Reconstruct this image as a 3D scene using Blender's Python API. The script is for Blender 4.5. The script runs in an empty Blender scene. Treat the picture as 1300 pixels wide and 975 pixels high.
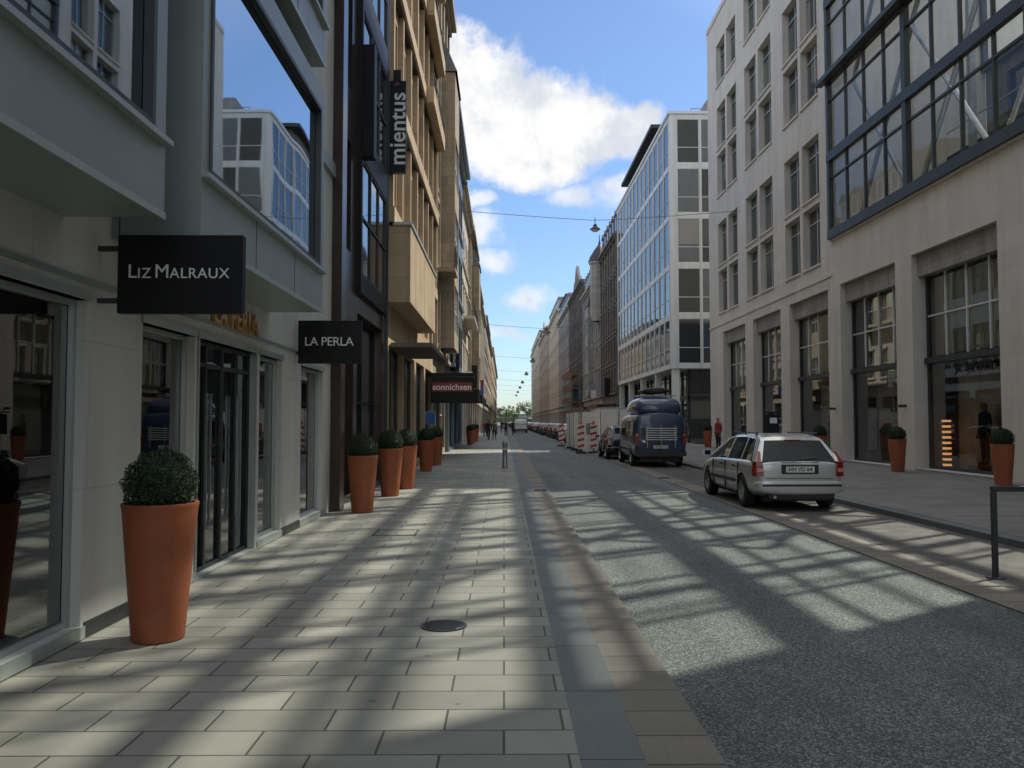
import bpy, bmesh, math, random
from mathutils import Vector, Matrix
R = random.Random(7)
scene = bpy.context.scene
col = scene.collection
rad = math.radians

# ------------------------------------------------------------------ materials
def nn(nt, t, **kw):
    n = nt.nodes.new(t)
    for k, v in kw.items():
        setattr(n, k, v)
    return n
def setin(nt, sock, v):
    if isinstance(v, bpy.types.NodeSocket):
        nt.links.new(v, sock)
    else:
        sock.default_value = v
def mth(nt, op, a, b=None, c=None, clamp=False):
    n = nn(nt, 'ShaderNodeMath', operation=op); n.use_clamp = clamp
    setin(nt, n.inputs[0], a)
    if b is not None: setin(nt, n.inputs[1], b)
    if c is not None: setin(nt, n.inputs[2], c)
    return n.outputs[0]
def vmth(nt, op, a, b=None):
    n = nn(nt, 'ShaderNodeVectorMath', operation=op)
    setin(nt, n.inputs[0], a)
    if b is not None: setin(nt, n.inputs[1], b)
    return n.outputs['Value'] if op in ('LENGTH', 'DOT_PRODUCT') else n.outputs[0]
def mixc(nt, f, a, b, mode='MIX'):
    n = nn(nt, 'ShaderNodeMix', data_type='RGBA', blend_type=mode)
    setin(nt, n.inputs[0], f)
    for s, v in ((n.inputs[6], a), (n.inputs[7], b)):
        if isinstance(v, (tuple, list)): v = (v[0], v[1], v[2], 1)
        setin(nt, s, v)
    return n.outputs[2]
def noise(nt, vec, scale, detail=3, rough=.55):
    n = nn(nt, 'ShaderNodeTexNoise'); n.inputs['Scale'].default_value = scale
    n.inputs['Detail'].default_value = detail; n.inputs['Roughness'].default_value = rough
    if vec is not None: nt.links.new(vec, n.inputs['Vector'])
    return n.outputs['Fac']
def mapr(nt, v, a, b, c=0., d=1., smooth=False):
    n = nn(nt, 'ShaderNodeMapRange'); n.clamp = True
    if smooth: n.interpolation_type = 'SMOOTHSTEP'
    setin(nt, n.inputs[0], v)
    for i, x in enumerate((a, b, c, d)): n.inputs[i + 1].default_value = x
    return n.outputs[0]
def newmat(name):
    m = bpy.data.materials.new(name); m.use_nodes = True
    nt = m.node_tree; return m, nt, nt.nodes['Principled BSDF']
def pos(nt, obj=False):
    if obj: return nn(nt, 'ShaderNodeTexCoord').outputs['Object']
    return nn(nt, 'ShaderNodeNewGeometry').outputs['Position']
def mulv(nt, v, s): return vmth(nt, 'MULTIPLY', v, s)
def addbump(nt, b, h, strength=.3, dist=.02):
    n = nn(nt, 'ShaderNodeBump'); n.inputs['Strength'].default_value = strength
    n.inputs['Distance'].default_value = dist
    nt.links.new(h, n.inputs['Height']); nt.links.new(n.outputs[0], b.inputs['Normal'])

def M(name, c, rough=.6, metal=0., var=.15, vs=1.5, bump=0., bs=60., coat=0., streak=.0, obj=False, spec=.5, ior=None):
    m, nt, b = newmat(name)
    p = pos(nt, obj)
    f = noise(nt, p, vs, 4, .6)
    f = mapr(nt, f, .3, .7, 1 - var, 1 + var)
    if streak:
        s = noise(nt, mulv(nt, p, (3., 3., .25)), 1.0, 3, .6)
        f = mth(nt, 'MULTIPLY', f, mapr(nt, s, .35, .65, 1 - streak, 1 + streak * .4))
    cc = nn(nt, 'ShaderNodeCombineColor')
    for i in range(3): nt.links.new(mth(nt, 'MULTIPLY', f, c[i]), cc.inputs[i])
    nt.links.new(cc.outputs[0], b.inputs['Base Color'])
    b.inputs['Metallic'].default_value = metal
    b.inputs['Specular IOR Level'].default_value = spec
    if ior: b.inputs['IOR'].default_value = ior
    b.inputs['Coat Weight'].default_value = coat
    b.inputs['Coat Roughness'].default_value = .04
    b.inputs['Roughness'].default_value = rough
    if bump: addbump(nt, b, noise(nt, p, bs, 2), bump, .01)
    return m

def panels(name, c, pw, ph, mortar=.008, offs=.5, var=.12, dark=.55, rough=.7, flat=False, streak=.12, spec=.4, swap=False, spots=0., bump=.35, speck=0.):
    """stone slabs; facade mapping (x+y, z) or flat mapping (x, y)"""
    m, nt, b = newmat(name)
    p = pos(nt); s = nn(nt, 'ShaderNodeSeparateXYZ'); nt.links.new(p, s.inputs[0])
    cv = nn(nt, 'ShaderNodeCombineXYZ')
    if flat:
        if swap:
            nt.links.new(s.outputs[1], cv.inputs[0]); cv.inputs[1].default_value = ph * .5
        else:
            nt.links.new(s.outputs[0], cv.inputs[0]); nt.links.new(s.outputs[1], cv.inputs[1])
    else:
        nt.links.new(mth(nt, 'ADD', s.outputs[0], s.outputs[1]), cv.inputs[0]); nt.links.new(s.outputs[2], cv.inputs[1])
    br = nn(nt, 'ShaderNodeTexBrick'); nt.links.new(cv.outputs[0], br.inputs['Vector'])
    br.offset = offs; br.inputs['Scale'].default_value = 1
    br.inputs['Brick Width'].default_value = pw; br.inputs['Row Height'].default_value = ph
    br.inputs['Mortar Size'].default_value = mortar; br.inputs['Mortar Smooth'].default_value = .15
    br.inputs['Bias'].default_value = 0
    c1 = [x * (1 - var) for x in c]; c2 = [x * (1 + var) for x in c]
    br.inputs['Color1'].default_value = (*c1, 1); br.inputs['Color2'].default_value = (*c2, 1)
    br.inputs['Mortar'].default_value = (*[x * dark for x in c], 1)
    f = mapr(nt, noise(nt, p, .6, 6, .65), .3, .7, 1 - var, 1 + var)
    if streak and not flat:
        st = noise(nt, mulv(nt, p, (2.5, 2.5, .2)), 1.0, 3, .6)
        f = mth(nt, 'MULTIPLY', f, mapr(nt, st, .35, .65, 1 - streak, 1 + streak * .4))
    if spots:
        v = nn(nt, 'ShaderNodeTexVoronoi'); v.inputs['Scale'].default_value = 2.6
        nt.links.new(p, v.inputs['Vector'])
        f = mth(nt, 'MULTIPLY', f, mapr(nt, v.outputs['Distance'], .05, .075, 1 - spots, 1.))
    if speck:
        f = mth(nt, 'MULTIPLY', f, mapr(nt, noise(nt, p, 180., 1, .7), .35, .65, 1 - speck, 1 + speck))
    cc = nn(nt, 'ShaderNodeCombineColor')
    for i in range(3): nt.links.new(f, cc.inputs[i])
    nt.links.new(mixc(nt, 1., br.outputs['Color'], cc.outputs[0], 'MULTIPLY'), b.inputs['Base Color'])
    b.inputs['Roughness'].default_value = rough
    b.inputs['Specular IOR Level'].default_value = spec
    if flat:
        h = mth(nt, 'SUBTRACT', mth(nt, 'MULTIPLY', noise(nt, p, 60., 2), .15), br.outputs['Fac'])
        addbump(nt, b, h, bump, .01)
    return m

def asphalt(name, base, spk=.5):
    m, nt, b = newmat(name); p = pos(nt)
    f = mapr(nt, noise(nt, p, .5, 5, .65), .3, .7, .8, 1.2)
    f = mth(nt, 'MULTIPLY', f, mapr(nt, noise(nt, mulv(nt, p, (2., .15, 1.)), 1., 3), .35, .65, .82, 1.14))
    v = nn(nt, 'ShaderNodeTexVoronoi'); v.inputs['Scale'].default_value = 100.; nt.links.new(p, v.inputs['Vector'])
    sp = nn(nt, 'ShaderNodeSeparateColor'); nt.links.new(v.outputs['Color'], sp.inputs[0])
    st = mapr(nt, sp.outputs[0], .5, .95, .70, 1 + spk * 4)
    f = mth(nt, 'MULTIPLY', f, st)
    cc = nn(nt, 'ShaderNodeCombineColor')
    for i in range(3): nt.links.new(mth(nt, 'MULTIPLY', f, base[i]), cc.inputs[i])
    nt.links.new(cc.outputs[0], b.inputs['Base Color'])
    b.inputs['Roughness'].default_value = .72; b.inputs['Specular IOR Level'].default_value = .4
    addbump(nt, b, v.outputs['Distance'], .4, .008)
    return m

def winmat(name, tint=(.02, .026, .03), fy=1.3, fz=1.8, ior=2.0, curtain=.25, cur=(.2, .195, .18)):
    m, nt, b = newmat(name); p = pos(nt)
    q = nn(nt, 'ShaderNodeVectorMath', operation='SNAP'); nt.links.new(p, q.inputs[0]); q.inputs[1].default_value = (50, fy, fz)
    w = nn(nt, 'ShaderNodeTexWhiteNoise'); nt.links.new(q.outputs[0], w.inputs['Vector'])
    k = mapr(nt, w.outputs['Value'], 1 - curtain, 1, 0, 1)
    nt.links.new(mixc(nt, k, tint, cur), b.inputs['Base Color'])
    b.inputs['Roughness'].default_value = .03; b.inputs['IOR'].default_value = ior
    addbump(nt, b, noise(nt, p, .9, 1), .05, .05)
    return m

def mirrorglass(name):
    m, nt, b = newmat(name); p = pos(nt)
    b.inputs['Base Color'].default_value = (.36, .43, .50, 1); b.inputs['Metallic'].default_value = 1.; b.inputs['Roughness'].default_value = .015
    addbump(nt, b, noise(nt, p, .7, 1), .05, .05)
    return m

def clearglass(name, tint=(.8, .85, .83), ior=1.6, add=.0, wob=.03):
    m = bpy.data.materials.new(name); m.use_nodes = True; nt = m.node_tree
    nt.nodes.clear(); o = nn(nt, 'ShaderNodeOutputMaterial')
    t = nn(nt, 'ShaderNodeBsdfTransparent'); t.inputs[0].default_value = (*tint, 1)
    g = nn(nt, 'ShaderNodeBsdfGlossy'); g.inputs['Roughness'].default_value = .01
    g.inputs[0].default_value = (.95, .97, .97, 1)
    f = nn(nt, 'ShaderNodeFresnel'); f.inputs[0].default_value = ior
    fac = mth(nt, 'ADD', f.outputs[0], add, clamp=True)
    mx = nn(nt, 'ShaderNodeMixShader'); nt.links.new(fac, mx.inputs[0])
    nt.links.new(t.outputs[0], mx.inputs[1]); nt.links.new(g.outputs[0], mx.inputs[2])
    if wob:
        bp = nn(nt, 'ShaderNodeBump'); bp.inputs['Strength'].default_value = wob; bp.inputs['Distance'].default_value = .04
        nt.links.new(noise(nt, pos(nt), .8, 1), bp.inputs['Height']); nt.links.new(bp.outputs[0], g.inputs['Normal'])
    nt.links.new(mx.outputs[0], o.inputs[0]); return m

def emis(name, c, s):
    m, nt, b = newmat(name); b.inputs['Emission Color'].default_value = (*c, 1)
    b.inputs['Emission Strength'].default_value = s; b.inputs['Base Color'].default_value = (*c, 1); return m

m_pave = panels('pavement_slabs', (.275, .268, .225), .62, .312, .007, var=.16, dark=.26, flat=True, spots=.35, rough=.72, speck=.14)
m_paveR = panels('pavement_slabs_right', (.22, .205, .185), .62, .312, .006, var=.15, dark=.4, flat=True, spots=.3, rough=.75, speck=.12)
m_band = panels('kerb_granite', (.17, .182, .176), 1.0, 4., .006, offs=0, var=.1, dark=.35, flat=True, swap=True, rough=.75, speck=.2, spec=.25)
m_sett = panels('gutter_blocks', (.215, .195, .16), .36, 4., .008, offs=0, var=.16, dark=.4, flat=True, swap=True, rough=.75, speck=.2, spec=.25)
m_park = panels('parking_pavers', (.13, .12, .108), .24, .16, .006, var=.2, dark=.5, flat=True, rough=.8, speck=.15, spec=.3)
m_asph = asphalt('asphalt', (.094, .10, .091), .45)
m_ground = M('ground_surface', (.12, .12, .11), .9, var=.2, vs=.05)
m_wallL = panels('light_render', (.60, .595, .555), 1.55, 1.1, .004, var=.025, dark=.72, streak=.1, rough=.6)
m_panel = M('metal_panel', (.34, .385, .365), .42, .35, var=.06, streak=.06, vs=.6)
m_alu = M('aluminium_frame', (.46, .50, .48), .4, .5, var=.05)
m_steel = M('dark_steel', (.055, .06, .06), .45, .4, var=.15)
m_black = M('black_metal', (.008, .008, .009), .5, .0, var=.1, spec=.3)
m_whitep = M('white_print', (.8, .8, .78), .5, var=.02)
m_gold = M('gold_letters', (.75, .47, .16), .28, .8, var=.05)
m_gran = panels('brown_granite', (.05, .034, .028), 1.2, .8, .006, offs=0, var=.2, rough=.22, spec=.5, streak=.05)
m_tan = panels('tan_stone', (.47, .355, .225), 1.2, .6, .008, var=.1, dark=.7, rough=.7)
m_tan2 = panels('sandstone', (.38, .31, .22), .9, .45, .01, var=.14, dark=.6, rough=.75, streak=.2)
m_stone = panels('travertine', (.64, .60, .535), 1.1, .55, .004, var=.035, dark=.84, rough=.6, streak=.1)
m_cream = panels('cream_render', (.55, .49, .39), 2., 1., .005, var=.06, dark=.8, streak=.18)
m_grey = panels('grey_stone', (.32, .31, .29), 1.1, .5, .01, var=.12, dark=.6, streak=.2)
m_greyd = panels('dark_stone', (.15, .135, .12), 1.1, .5, .01, var=.15, dark=.6, streak=.2)
m_pink = panels('rose_stone', (.42, .33, .27), 1.1, .5, .01, var=.1, dark=.6, streak=.2)
m_offw = M('white_cladding', (.70, .71, .70), .4, .1, var=.05, streak=.08)
m_bluecl = M('blue_grey_cladding', (.15, .20, .24), .35, .3, var=.08, streak=.08)
m_slate = panels('slate_roof', (.045, .048, .055), .35, .2, .01, var=.2, dark=.5, rough=.5)
m_copper = M('green_copper', (.13, .2, .17), .6, var=.2)
m_win = winmat('window_glass'); m_winB = winmat('window_glass_blue', (.02, .04, .06), 1.4, 1.8, 2.2, .1)
m_winO = winmat('office_glass', (.012, .018, .022), 1.4, 3.6, 1.75, .08, (.07, .075, .08))
m_mirror = mirrorglass('coated_glass')
m_shop = clearglass('shop_glass', (.55, .60, .58), 1.9, .10)
m_shopR = clearglass('showroom_glass', (.86, .9, .88), 1.7, .07)
m_bay = clearglass('atrium_glass', (.96, .975, .96), 1.3, 0., 0.)
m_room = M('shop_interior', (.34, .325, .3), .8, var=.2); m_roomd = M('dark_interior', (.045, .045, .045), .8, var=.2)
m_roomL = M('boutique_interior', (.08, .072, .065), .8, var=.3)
m_disp = M('display_backdrop', (.72, .70, .66), .8, var=.12, vs=.7, streak=.1)
m_wood = M('slatted_wood', (.42, .2, .07), .5, var=.2)
m_glow = emis('display_lamp', (1., .5, .18), .7)
m_terra = M('terracotta_pot', (.34, .102, .042), .55, var=.16, vs=4, bump=.1, streak=.18, spec=.4)
m_soil = M('soil', (.03, .02, .015), .9)
m_leafd = M('boxwood_leaf', (.032, .064, .018), .55, var=.5, vs=25, obj=True)
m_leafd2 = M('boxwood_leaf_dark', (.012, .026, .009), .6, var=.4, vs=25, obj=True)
m_leaf = M('tree_leaf', (.11, .17, .04), .6, var=.5, vs=.8); m_leaf2 = M('tree_leaf_dark', (.05, .085, .022), .6, var=.4, vs=.8)
m_bark = M('bark', (.08, .06, .045), .85, var=.3, bump=.4, bs=15)
m_iron = M('cast_iron', (.06, .06, .06), .5, .6, var=.3, vs=20)
m_rub = M('tyre_rubber', (.018, .018, .018), .8, obj=True)
m_rim = M('wheel_alloy', (.5, .51, .52), .3, .9, obj=True)
m_trim = M('black_trim', (.025, .025, .026), .5, obj=True)
m_cglass = M('car_glass', (.012, .015, .017), .04, obj=True, var=.1, ior=1.7)
m_red = M('tail_lamp_red', (.26, .012, .012), .15, obj=True, coat=.6, var=.1)
m_redlt = M('tail_lamp_pink', (.6, .25, .22), .15, obj=True, coat=.6)
m_amber = M('amber_lamp', (.6, .2, .03), .2, obj=True)
m_plate = M('number_plate', (.75, .75, .7), .4, obj=True, var=.03)
m_chrome = M('chrome', (.6, .6, .6), .15, 1., obj=True)
m_signred = M('sign_red', (.22, .02, .025), .4, var=.1)
m_tarp = M('white_tarpaulin', (.80, .77, .72), .6, var=.10, vs=1.5, bump=.4, bs=3)
m_rw_r = M('barrier_red', (.45, .04, .03), .45, var=.15); m_rw_w = M('barrier_white', (.7, .69, .66), .45, var=.1)
m_awn = M('awning_brown', (.13, .035, .025), .7, var=.2)
m_galv = M('galvanised_steel', (.34, .35, .36), .4, .7, var=.2, vs=8)
m_blue = M('sign_blue', (.03, .13, .38), .4)
def paint(name, c, metal=.0, rough=.32): return M(name, c, rough, metal, var=.03, obj=True, coat=.9)
p_silver = paint('silver_paint', (.58, .58, .56), .45); p_blue = paint('blue_paint', (.014, .034, .09), .1)
p_black = paint('black_paint', (.012, .013, .016)); p_white = paint('white_paint', (.75, .75, .73)); p_grey = paint('grey_paint', (.17, .18, .19), .5)
p_dred = paint('dark_red_paint', (.16, .015, .015)); p_dblue = paint('dark_blue_paint', (.02, .03, .06), .2)

# ------------------------------------------------------------------ mesh helpers
class Obj:
    def __init__(s, name, loc=(0, 0, 0), rz=0.):
        s.e = bpy.data.objects.new(name, None); s.e.location = loc; s.e.rotation_euler = (0, 0, rz)
        s.e.empty_display_size = .3
        col.objects.link(s.e); s.parts = {}
    def raw(s, pn, mat, vs, fs):
        k = (pn, mat.name)
        if k not in s.parts: s.parts[k] = ([], [], mat)
        V, F, _ = s.parts[k]; o = len(V)
        V.extend([tuple(v) for v in vs]); F.extend([tuple(i + o for i in f) for f in fs])
    def box(s, pn, mat, x0, x1, y0, y1, z0, z1):
        if x0 > x1: x0, x1 = x1, x0
        if y0 > y1: y0, y1 = y1, y0
        if z0 > z1: z0, z1 = z1, z0
        vs = [(x0,y0,z0),(x1,y0,z0),(x1,y1,z0),(x0,y1,z0),(x0,y0,z1),(x1,y0,z1),(x1,y1,z1),(x0,y1,z1)]
        s.raw(pn, mat, vs, [(0,3,2,1),(4,5,6,7),(0,1,5,4),(1,2,6,5),(2,3,7,6),(3,0,4,7)])
    def quad(s, pn, mat, pts, n):
        pts = [Vector(p) for p in pts]
        nrm = (pts[1] - pts[0]).cross(pts[2] - pts[1])
        if nrm.dot(Vector(n)) < 0: pts.reverse()
        s.raw(pn, mat, pts, [tuple(range(len(pts)))])
    def tube(s, pn, mat, a, b, r, r2=None, seg=8):
        a, b = Vector(a), Vector(b); r2 = r if r2 is None else r2
        d = (b - a).normalized(); u = d.orthogonal().normalized(); w = d.cross(u)
        vs = []
        for c, rr in ((a, r), (b, r2)):
            for i in range(seg):
                t = 2 * math.pi * i / seg; vs.append(c + (u * math.cos(t) + w * math.sin(t)) * rr)
        fs = [(i, (i + 1) % seg, seg + (i + 1) % seg, seg + i) for i in range(seg)]
        fs += [tuple(reversed(range(seg))), tuple(range(seg, 2 * seg))]
        s.raw(pn, mat, vs, fs)
    def lathe(s, pn, mat, prof, c=(0, 0, 0), seg=24, axis='Z'):
        vs = []; n = len(prof)
        for i in range(seg):
            t = 2 * math.pi * i / seg
            for r, z in prof:
                if axis == 'Z': vs.append((c[0] + r * math.cos(t), c[1] + r * math.sin(t), c[2] + z))
                else: vs.append((c[0] + z, c[1] + r * math.cos(t), c[2] + r * math.sin(t)))
        fs = []
        for i in range(seg):
            j = (i + 1) % seg
            for k in range(n - 1): fs.append((i * n + k, j * n + k, j * n + k + 1, i * n + k + 1))
        s.raw(pn, mat, vs, fs)
    def mesh(s, pn, me):
        o = bpy.data.objects.new(pn, me); o.parent = s.e; col.objects.link(o); return o
    def finish(s, smooth=(), bevel=0.):
        for (pn, mn), (V, F, mat) in s.parts.items():
            me = bpy.data.meshes.new(pn); me.from_pydata(V, [], F); me.materials.append(mat)
            if pn in smooth or smooth == 'all':
                me.polygons.foreach_set('use_smooth', [True] * len(me.polygons)); me.set_sharp_from_angle(angle=rad(38))
            me.update(); o = s.mesh(pn, me)
            if bevel:
                md = o.modifiers.new('bevel', 'BEVEL'); md.width = bevel; md.segments = 2; md.limit_method = 'ANGLE'
        s.parts = {}
        return s
    def text(s, pn, body, size, loc, rot, mat, sp=1., ext=.006, bold=0.):
        c = bpy.data.curves.new(pn, 'FONT'); c.body = body; c.size = size; c.align_x = 'CENTER'; c.align_y = 'CENTER'
        c.extrude = ext; c.space_character = sp; c.offset = bold; c.materials.append(mat)
        o = bpy.data.objects.new(pn, c); o.location = loc; o.rotation_euler = rot; o.parent = s.e; col.objects.link(o)
        return o
def clone(e, loc, rz=0., scale=1.):
    ne = bpy.data.objects.new(e.name.split('.')[0], None); ne.location = loc; ne.rotation_euler = (0, 0, rz)
    ne.scale = (scale,) * 3; col.objects.link(ne)
    for ch in e.children:
        c = ch.copy(); c.parent = ne; col.objects.link(c)
    return ne

class Fr:
    def __init__(s, o, U, N): s.o, s.U, s.N = Vector(o), Vector(U), Vector(N)
    def p(s, u, z, n): return s.o + s.U * u + Vector((0, 0, z)) + s.N * n
def fbox(O, fr, pn, mat, u0, u1, z0, z1, n0, n1):
    a, b = fr.p(u0, z0, n0), fr.p(u1, z1, n1); O.box(pn, mat, a.x, b.x, a.y, b.y, a.z, b.z)
def fquad(O, fr, pn, mat, u0, u1, z0, z1, n):
    O.quad(pn, mat, [fr.p(u0, z0, n), fr.p(u1, z0, n), fr.p(u1, z1, n), fr.p(u0, z1, n)], fr.N)
def window(O, fr, a, b, c, d, depth, glass, frame, nx=1, nz=1, fw=.06, zs=None, ft=.06):
    if glass: fquad(O, fr, 'glazing', glass, a, b, c, d, -depth)
    n0, n1 = -depth + .004, -depth + ft
    fbox(O, fr, 'window_frames', frame, a, a + fw, c, d, n0, n1); fbox(O, fr, 'window_frames', frame, b - fw, b, c, d, n0, n1)
    for i in range(1, nx):
        u = a + (b - a) * i / nx; fbox(O, fr, 'window_frames', frame, u - fw / 2, u + fw / 2, c, d, n0, n1 - .003)
    zz = [c + fw / 2, d - fw / 2] + (zs if zs is not None else [c + (d - c) * i / nz for i in range(1, nz)])
    for z in zz: fbox(O, fr, 'window_frames', frame, a + .002, b - .002, z - fw / 2, z + fw / 2, n0, n1 - .007)
def facade(O, fr, u0, u1, z0, z1, ops, mat, depth, pn='wall', n=0.):
    """wall with rectangular openings (a,b,c,d), reveals of given depth"""
    us = sorted({u0, u1, *[round(o[0], 4) for o in ops], *[round(o[1], 4) for o in ops]})
    zs = sorted({z0, z1, *[round(o[2], 4) for o in ops], *[round(o[3], 4) for o in ops]})
    us = [u for u in us if u0 <= u <= u1]; zs = [z for z in zs if z0 <= z <= z1]
    for k in range(len(zs) - 1):
        zc = (zs[k] + zs[k + 1]) / 2; st = None
        row = [o for o in ops if o[2] < zc < o[3]]
        for i in range(len(us) - 1):
            uc = (us[i] + us[i + 1]) / 2
            hole = any(o[0] < uc < o[1] for o in row)
            if not hole and st is None: st = us[i]
            if hole and st is not None: fquad(O, fr, pn, mat, st, us[i], zs[k], zs[k + 1], n); st = None
        if st is not None: fquad(O, fr, pn, mat, st, us[-1], zs[k], zs[k + 1], n)
    for (a, b, c, d) in [o[:4] for o in ops]:
        P = fr.p
        O.quad(pn, mat, [P(a, c, n), P(a, c, n - depth), P(a, d, n - depth), P(a, d, n)], fr.U)
        O.quad(pn, mat, [P(b, c, n), P(b, c, n - depth), P(b, d, n - depth), P(b, d, n)], -fr.U)
        O.quad(pn, mat, [P(a, c, n), P(b, c, n), P(b, c, n - depth), P(a, c, n - depth)], (0, 0, 1))
        O.quad(pn, mat, [P(a, d, n), P(b, d, n), P(b, d, n - depth), P(a, d, n - depth)], (0, 0, -1))
def shell(O, fr, u0, u1, z0, z1, D, mat, roof=None, n=0.):
    P = fr.p
    O.quad('wall', mat, [P(u0, z0, n), P(u0, z0, -D), P(u0, z1, -D), P(u0, z1, n)], -fr.U)
    O.quad('wall', mat, [P(u1, z0, n), P(u1, z0, -D), P(u1, z1, -D), P(u1, z1, n)], fr.U)
    O.quad('wall', mat, [P(u0, z0, -D), P(u1, z0, -D), P(u1, z1, -D), P(u0, z1, -D)], -fr.N)
    O.quad('roof', roof or mat, [P(u0, z1, n), P(u1, z1, n), P(u1, z1, -D), P(u0, z1, -D)], (0, 0, 1))

# ------------------------------------------------------------------ ground
def sheet(name, mat, x0, x1, y0, y1, z, h=None):
    o = Obj(name)
    if h: o.box('surface', mat, x0, x1, y0, y1, z - h, z)
    else: o.quad('surface', mat, [(x0, y0, z), (x1, y0, z), (x1, y1, z), (x0, y1, z)], (0, 0, 1))
    o.finish(); return o
sheet('ground', m_ground, -2500, 2500, -600, 4500, -.2)
YE = 430
sheet('road', m_asph, 1.05, 4.45, -30, YE, -.05, .1)
sheet('side_street', m_asph, 13.41, 80, 51.9, 58.9, -.004, .1)
sheet('pavement', m_pave, -3.4, .36, -30, YE, 0, .15)
k = Obj('kerb'); k.box('granite_band', m_band, .36, .672, -30, YE, -.15, -.004)
k.box('block_band', m_sett, .676, 1.05, -30, YE, -.15, -.012); k.finish()
k = Obj('kerb'); k.box('gutter_band', m_sett, 4.45, 4.95, -30, YE, -.15, -.036); k.finish()
sheet('parking_strip', m_park, 4.95, 6.7, -30, YE, -.044, .1)
k = Obj('kerb'); k.box('granite_band', m_band, 6.7, 6.95, -30, YE, -.15, .045); k.finish()
sheet('pavement', m_paveR, 6.95, 13.4, -30, YE, .05, .2)

def manhole(x, y, r, z):
    o = Obj('manhole_cover', (x, y, z))
    o.lathe('cover', m_iron, [(0, .006), (r * .8, .006), (r * .82, .003), (r * .86, .003), (r * .88, .008), (r, .008), (r, 0)], seg=28)
    for i in range(-4, 5):
        w = math.sqrt(max(.01, (r * .78) ** 2 - (i * r * .17) ** 2))
        o.box('ribs', m_iron, -w, w, i * r * .17 - .008, i * r * .17 + .008, .007, .011)
    o.finish()
manhole(-.47, 6.55, .18, .002)
def grate(x, y, z):
    o = Obj('drain_grate', (x, y, z))
    o.box('frame', m_iron, -.17, .17, -.22, .22, 0, .006)
    for i in range(9): o.box('bars', m_trim, -.14, .14, -.19 + i * .045, -.172 + i * .045, .0065, .009)
    o.finish()
grate(4.65, 24, -.035); grate(.86, 19.5, -.011)
o = Obj('access_cover', (-1.55, 12.0, .002))
for a in ((-.3, .3, -.3, -.28), (-.3, .3, .28, .3), (-.3, -.28, -.276, .276), (.28, .3, -.276, .276)): o.box('frame', m_iron, a[0], a[1], a[2], a[3], 0, .005)
o.finish()

# ------------------------------------------------------------------ left building A
frA = Fr((-3.1, 0, 0), (0, 1, 0), (1, 0, 0))
A = Obj('shop_building')
opsA = [(-9.9, -4.1, .1, 2.5), (-3.9, 2.0, .1, 2.5), (2.1, 6.15, .1, 2.5), (7.1, 8.3, .1, 2.45), (8.36, 10.4, .03, 2.45), (10.5, 11.55, .1, 2.45), (12.65, 14.15, .1, 2.45)]
facade(A, frA, -14, 14.8, 0, 24, opsA, m_wallL, .14)
shell(A, frA, -14, 14.8, 0, 24, 14, m_wallL)
for (a, b, c, d) in opsA:
    door = abs(a - 8.36) < .01
    if door:
        window(A, frA, a, b, c, d, .12, m_shop, m_steel, 4, 1, .045, zs=[2.2], ft=.04)
        for i in (1, 3):
            u = a + (b - a) * i / 4
            for s_ in (-.07, .05): fbox(A, frA, 'door_handles', m_galv, u + s_, u + s_ + .022, .5, 1.9, -.07, -.045)
        for u in (a + .02, b - .06): fbox(A, frA, 'door_jamb', m_alu, u, u + .04, c, d, -.075, .01)
    else:
        window(A, frA, a, b, c, d, .12, m_shop, m_alu, 1 if b - a < 2 else 2, 1, .045, ft=.045)
    fbox(A, frA, 'base_trim', m_alu, a - .04, b + .04, c - .09, c - .001, -.1, .02)
    fbox(A, frA, 'head_trim', m_alu, a - .04, b + .04, d, d + .07, -.1, .025)
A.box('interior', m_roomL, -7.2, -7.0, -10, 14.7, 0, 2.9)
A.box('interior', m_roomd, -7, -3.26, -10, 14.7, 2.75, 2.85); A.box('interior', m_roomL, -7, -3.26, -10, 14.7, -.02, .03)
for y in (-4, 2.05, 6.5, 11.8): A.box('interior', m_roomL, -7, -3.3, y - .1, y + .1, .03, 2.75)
A.box('interior', m_wood, -6.9, -6.4, 7.2, 11, .03, 1.0)
for y in (4.9, 7.9, 13.2): A.box('display_plinth', m_roomL, -4.4, -3.9, y - .25, y + .25, .03, .8)
for i in range(9):
    A.lathe('chandelier', m_glow, [(0, 0), (.025, .02), (.018, .06), (0, .08)], (-4.4 + .14 * math.cos(i * .7), 7.75 + .14 * math.sin(i * .7), 1.6 + .09 * (i % 4)), 8)
for a, b in ((6.2, 7.05), (11.6, 12.6)): fbox(A, frA, 'plinth', m_steel, a, b, 0, .12, 0, .012)
fbox(A, frA, 'upper_band', m_panel, -14, 14.8, 2.62, 2.66, 0, .02)
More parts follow.
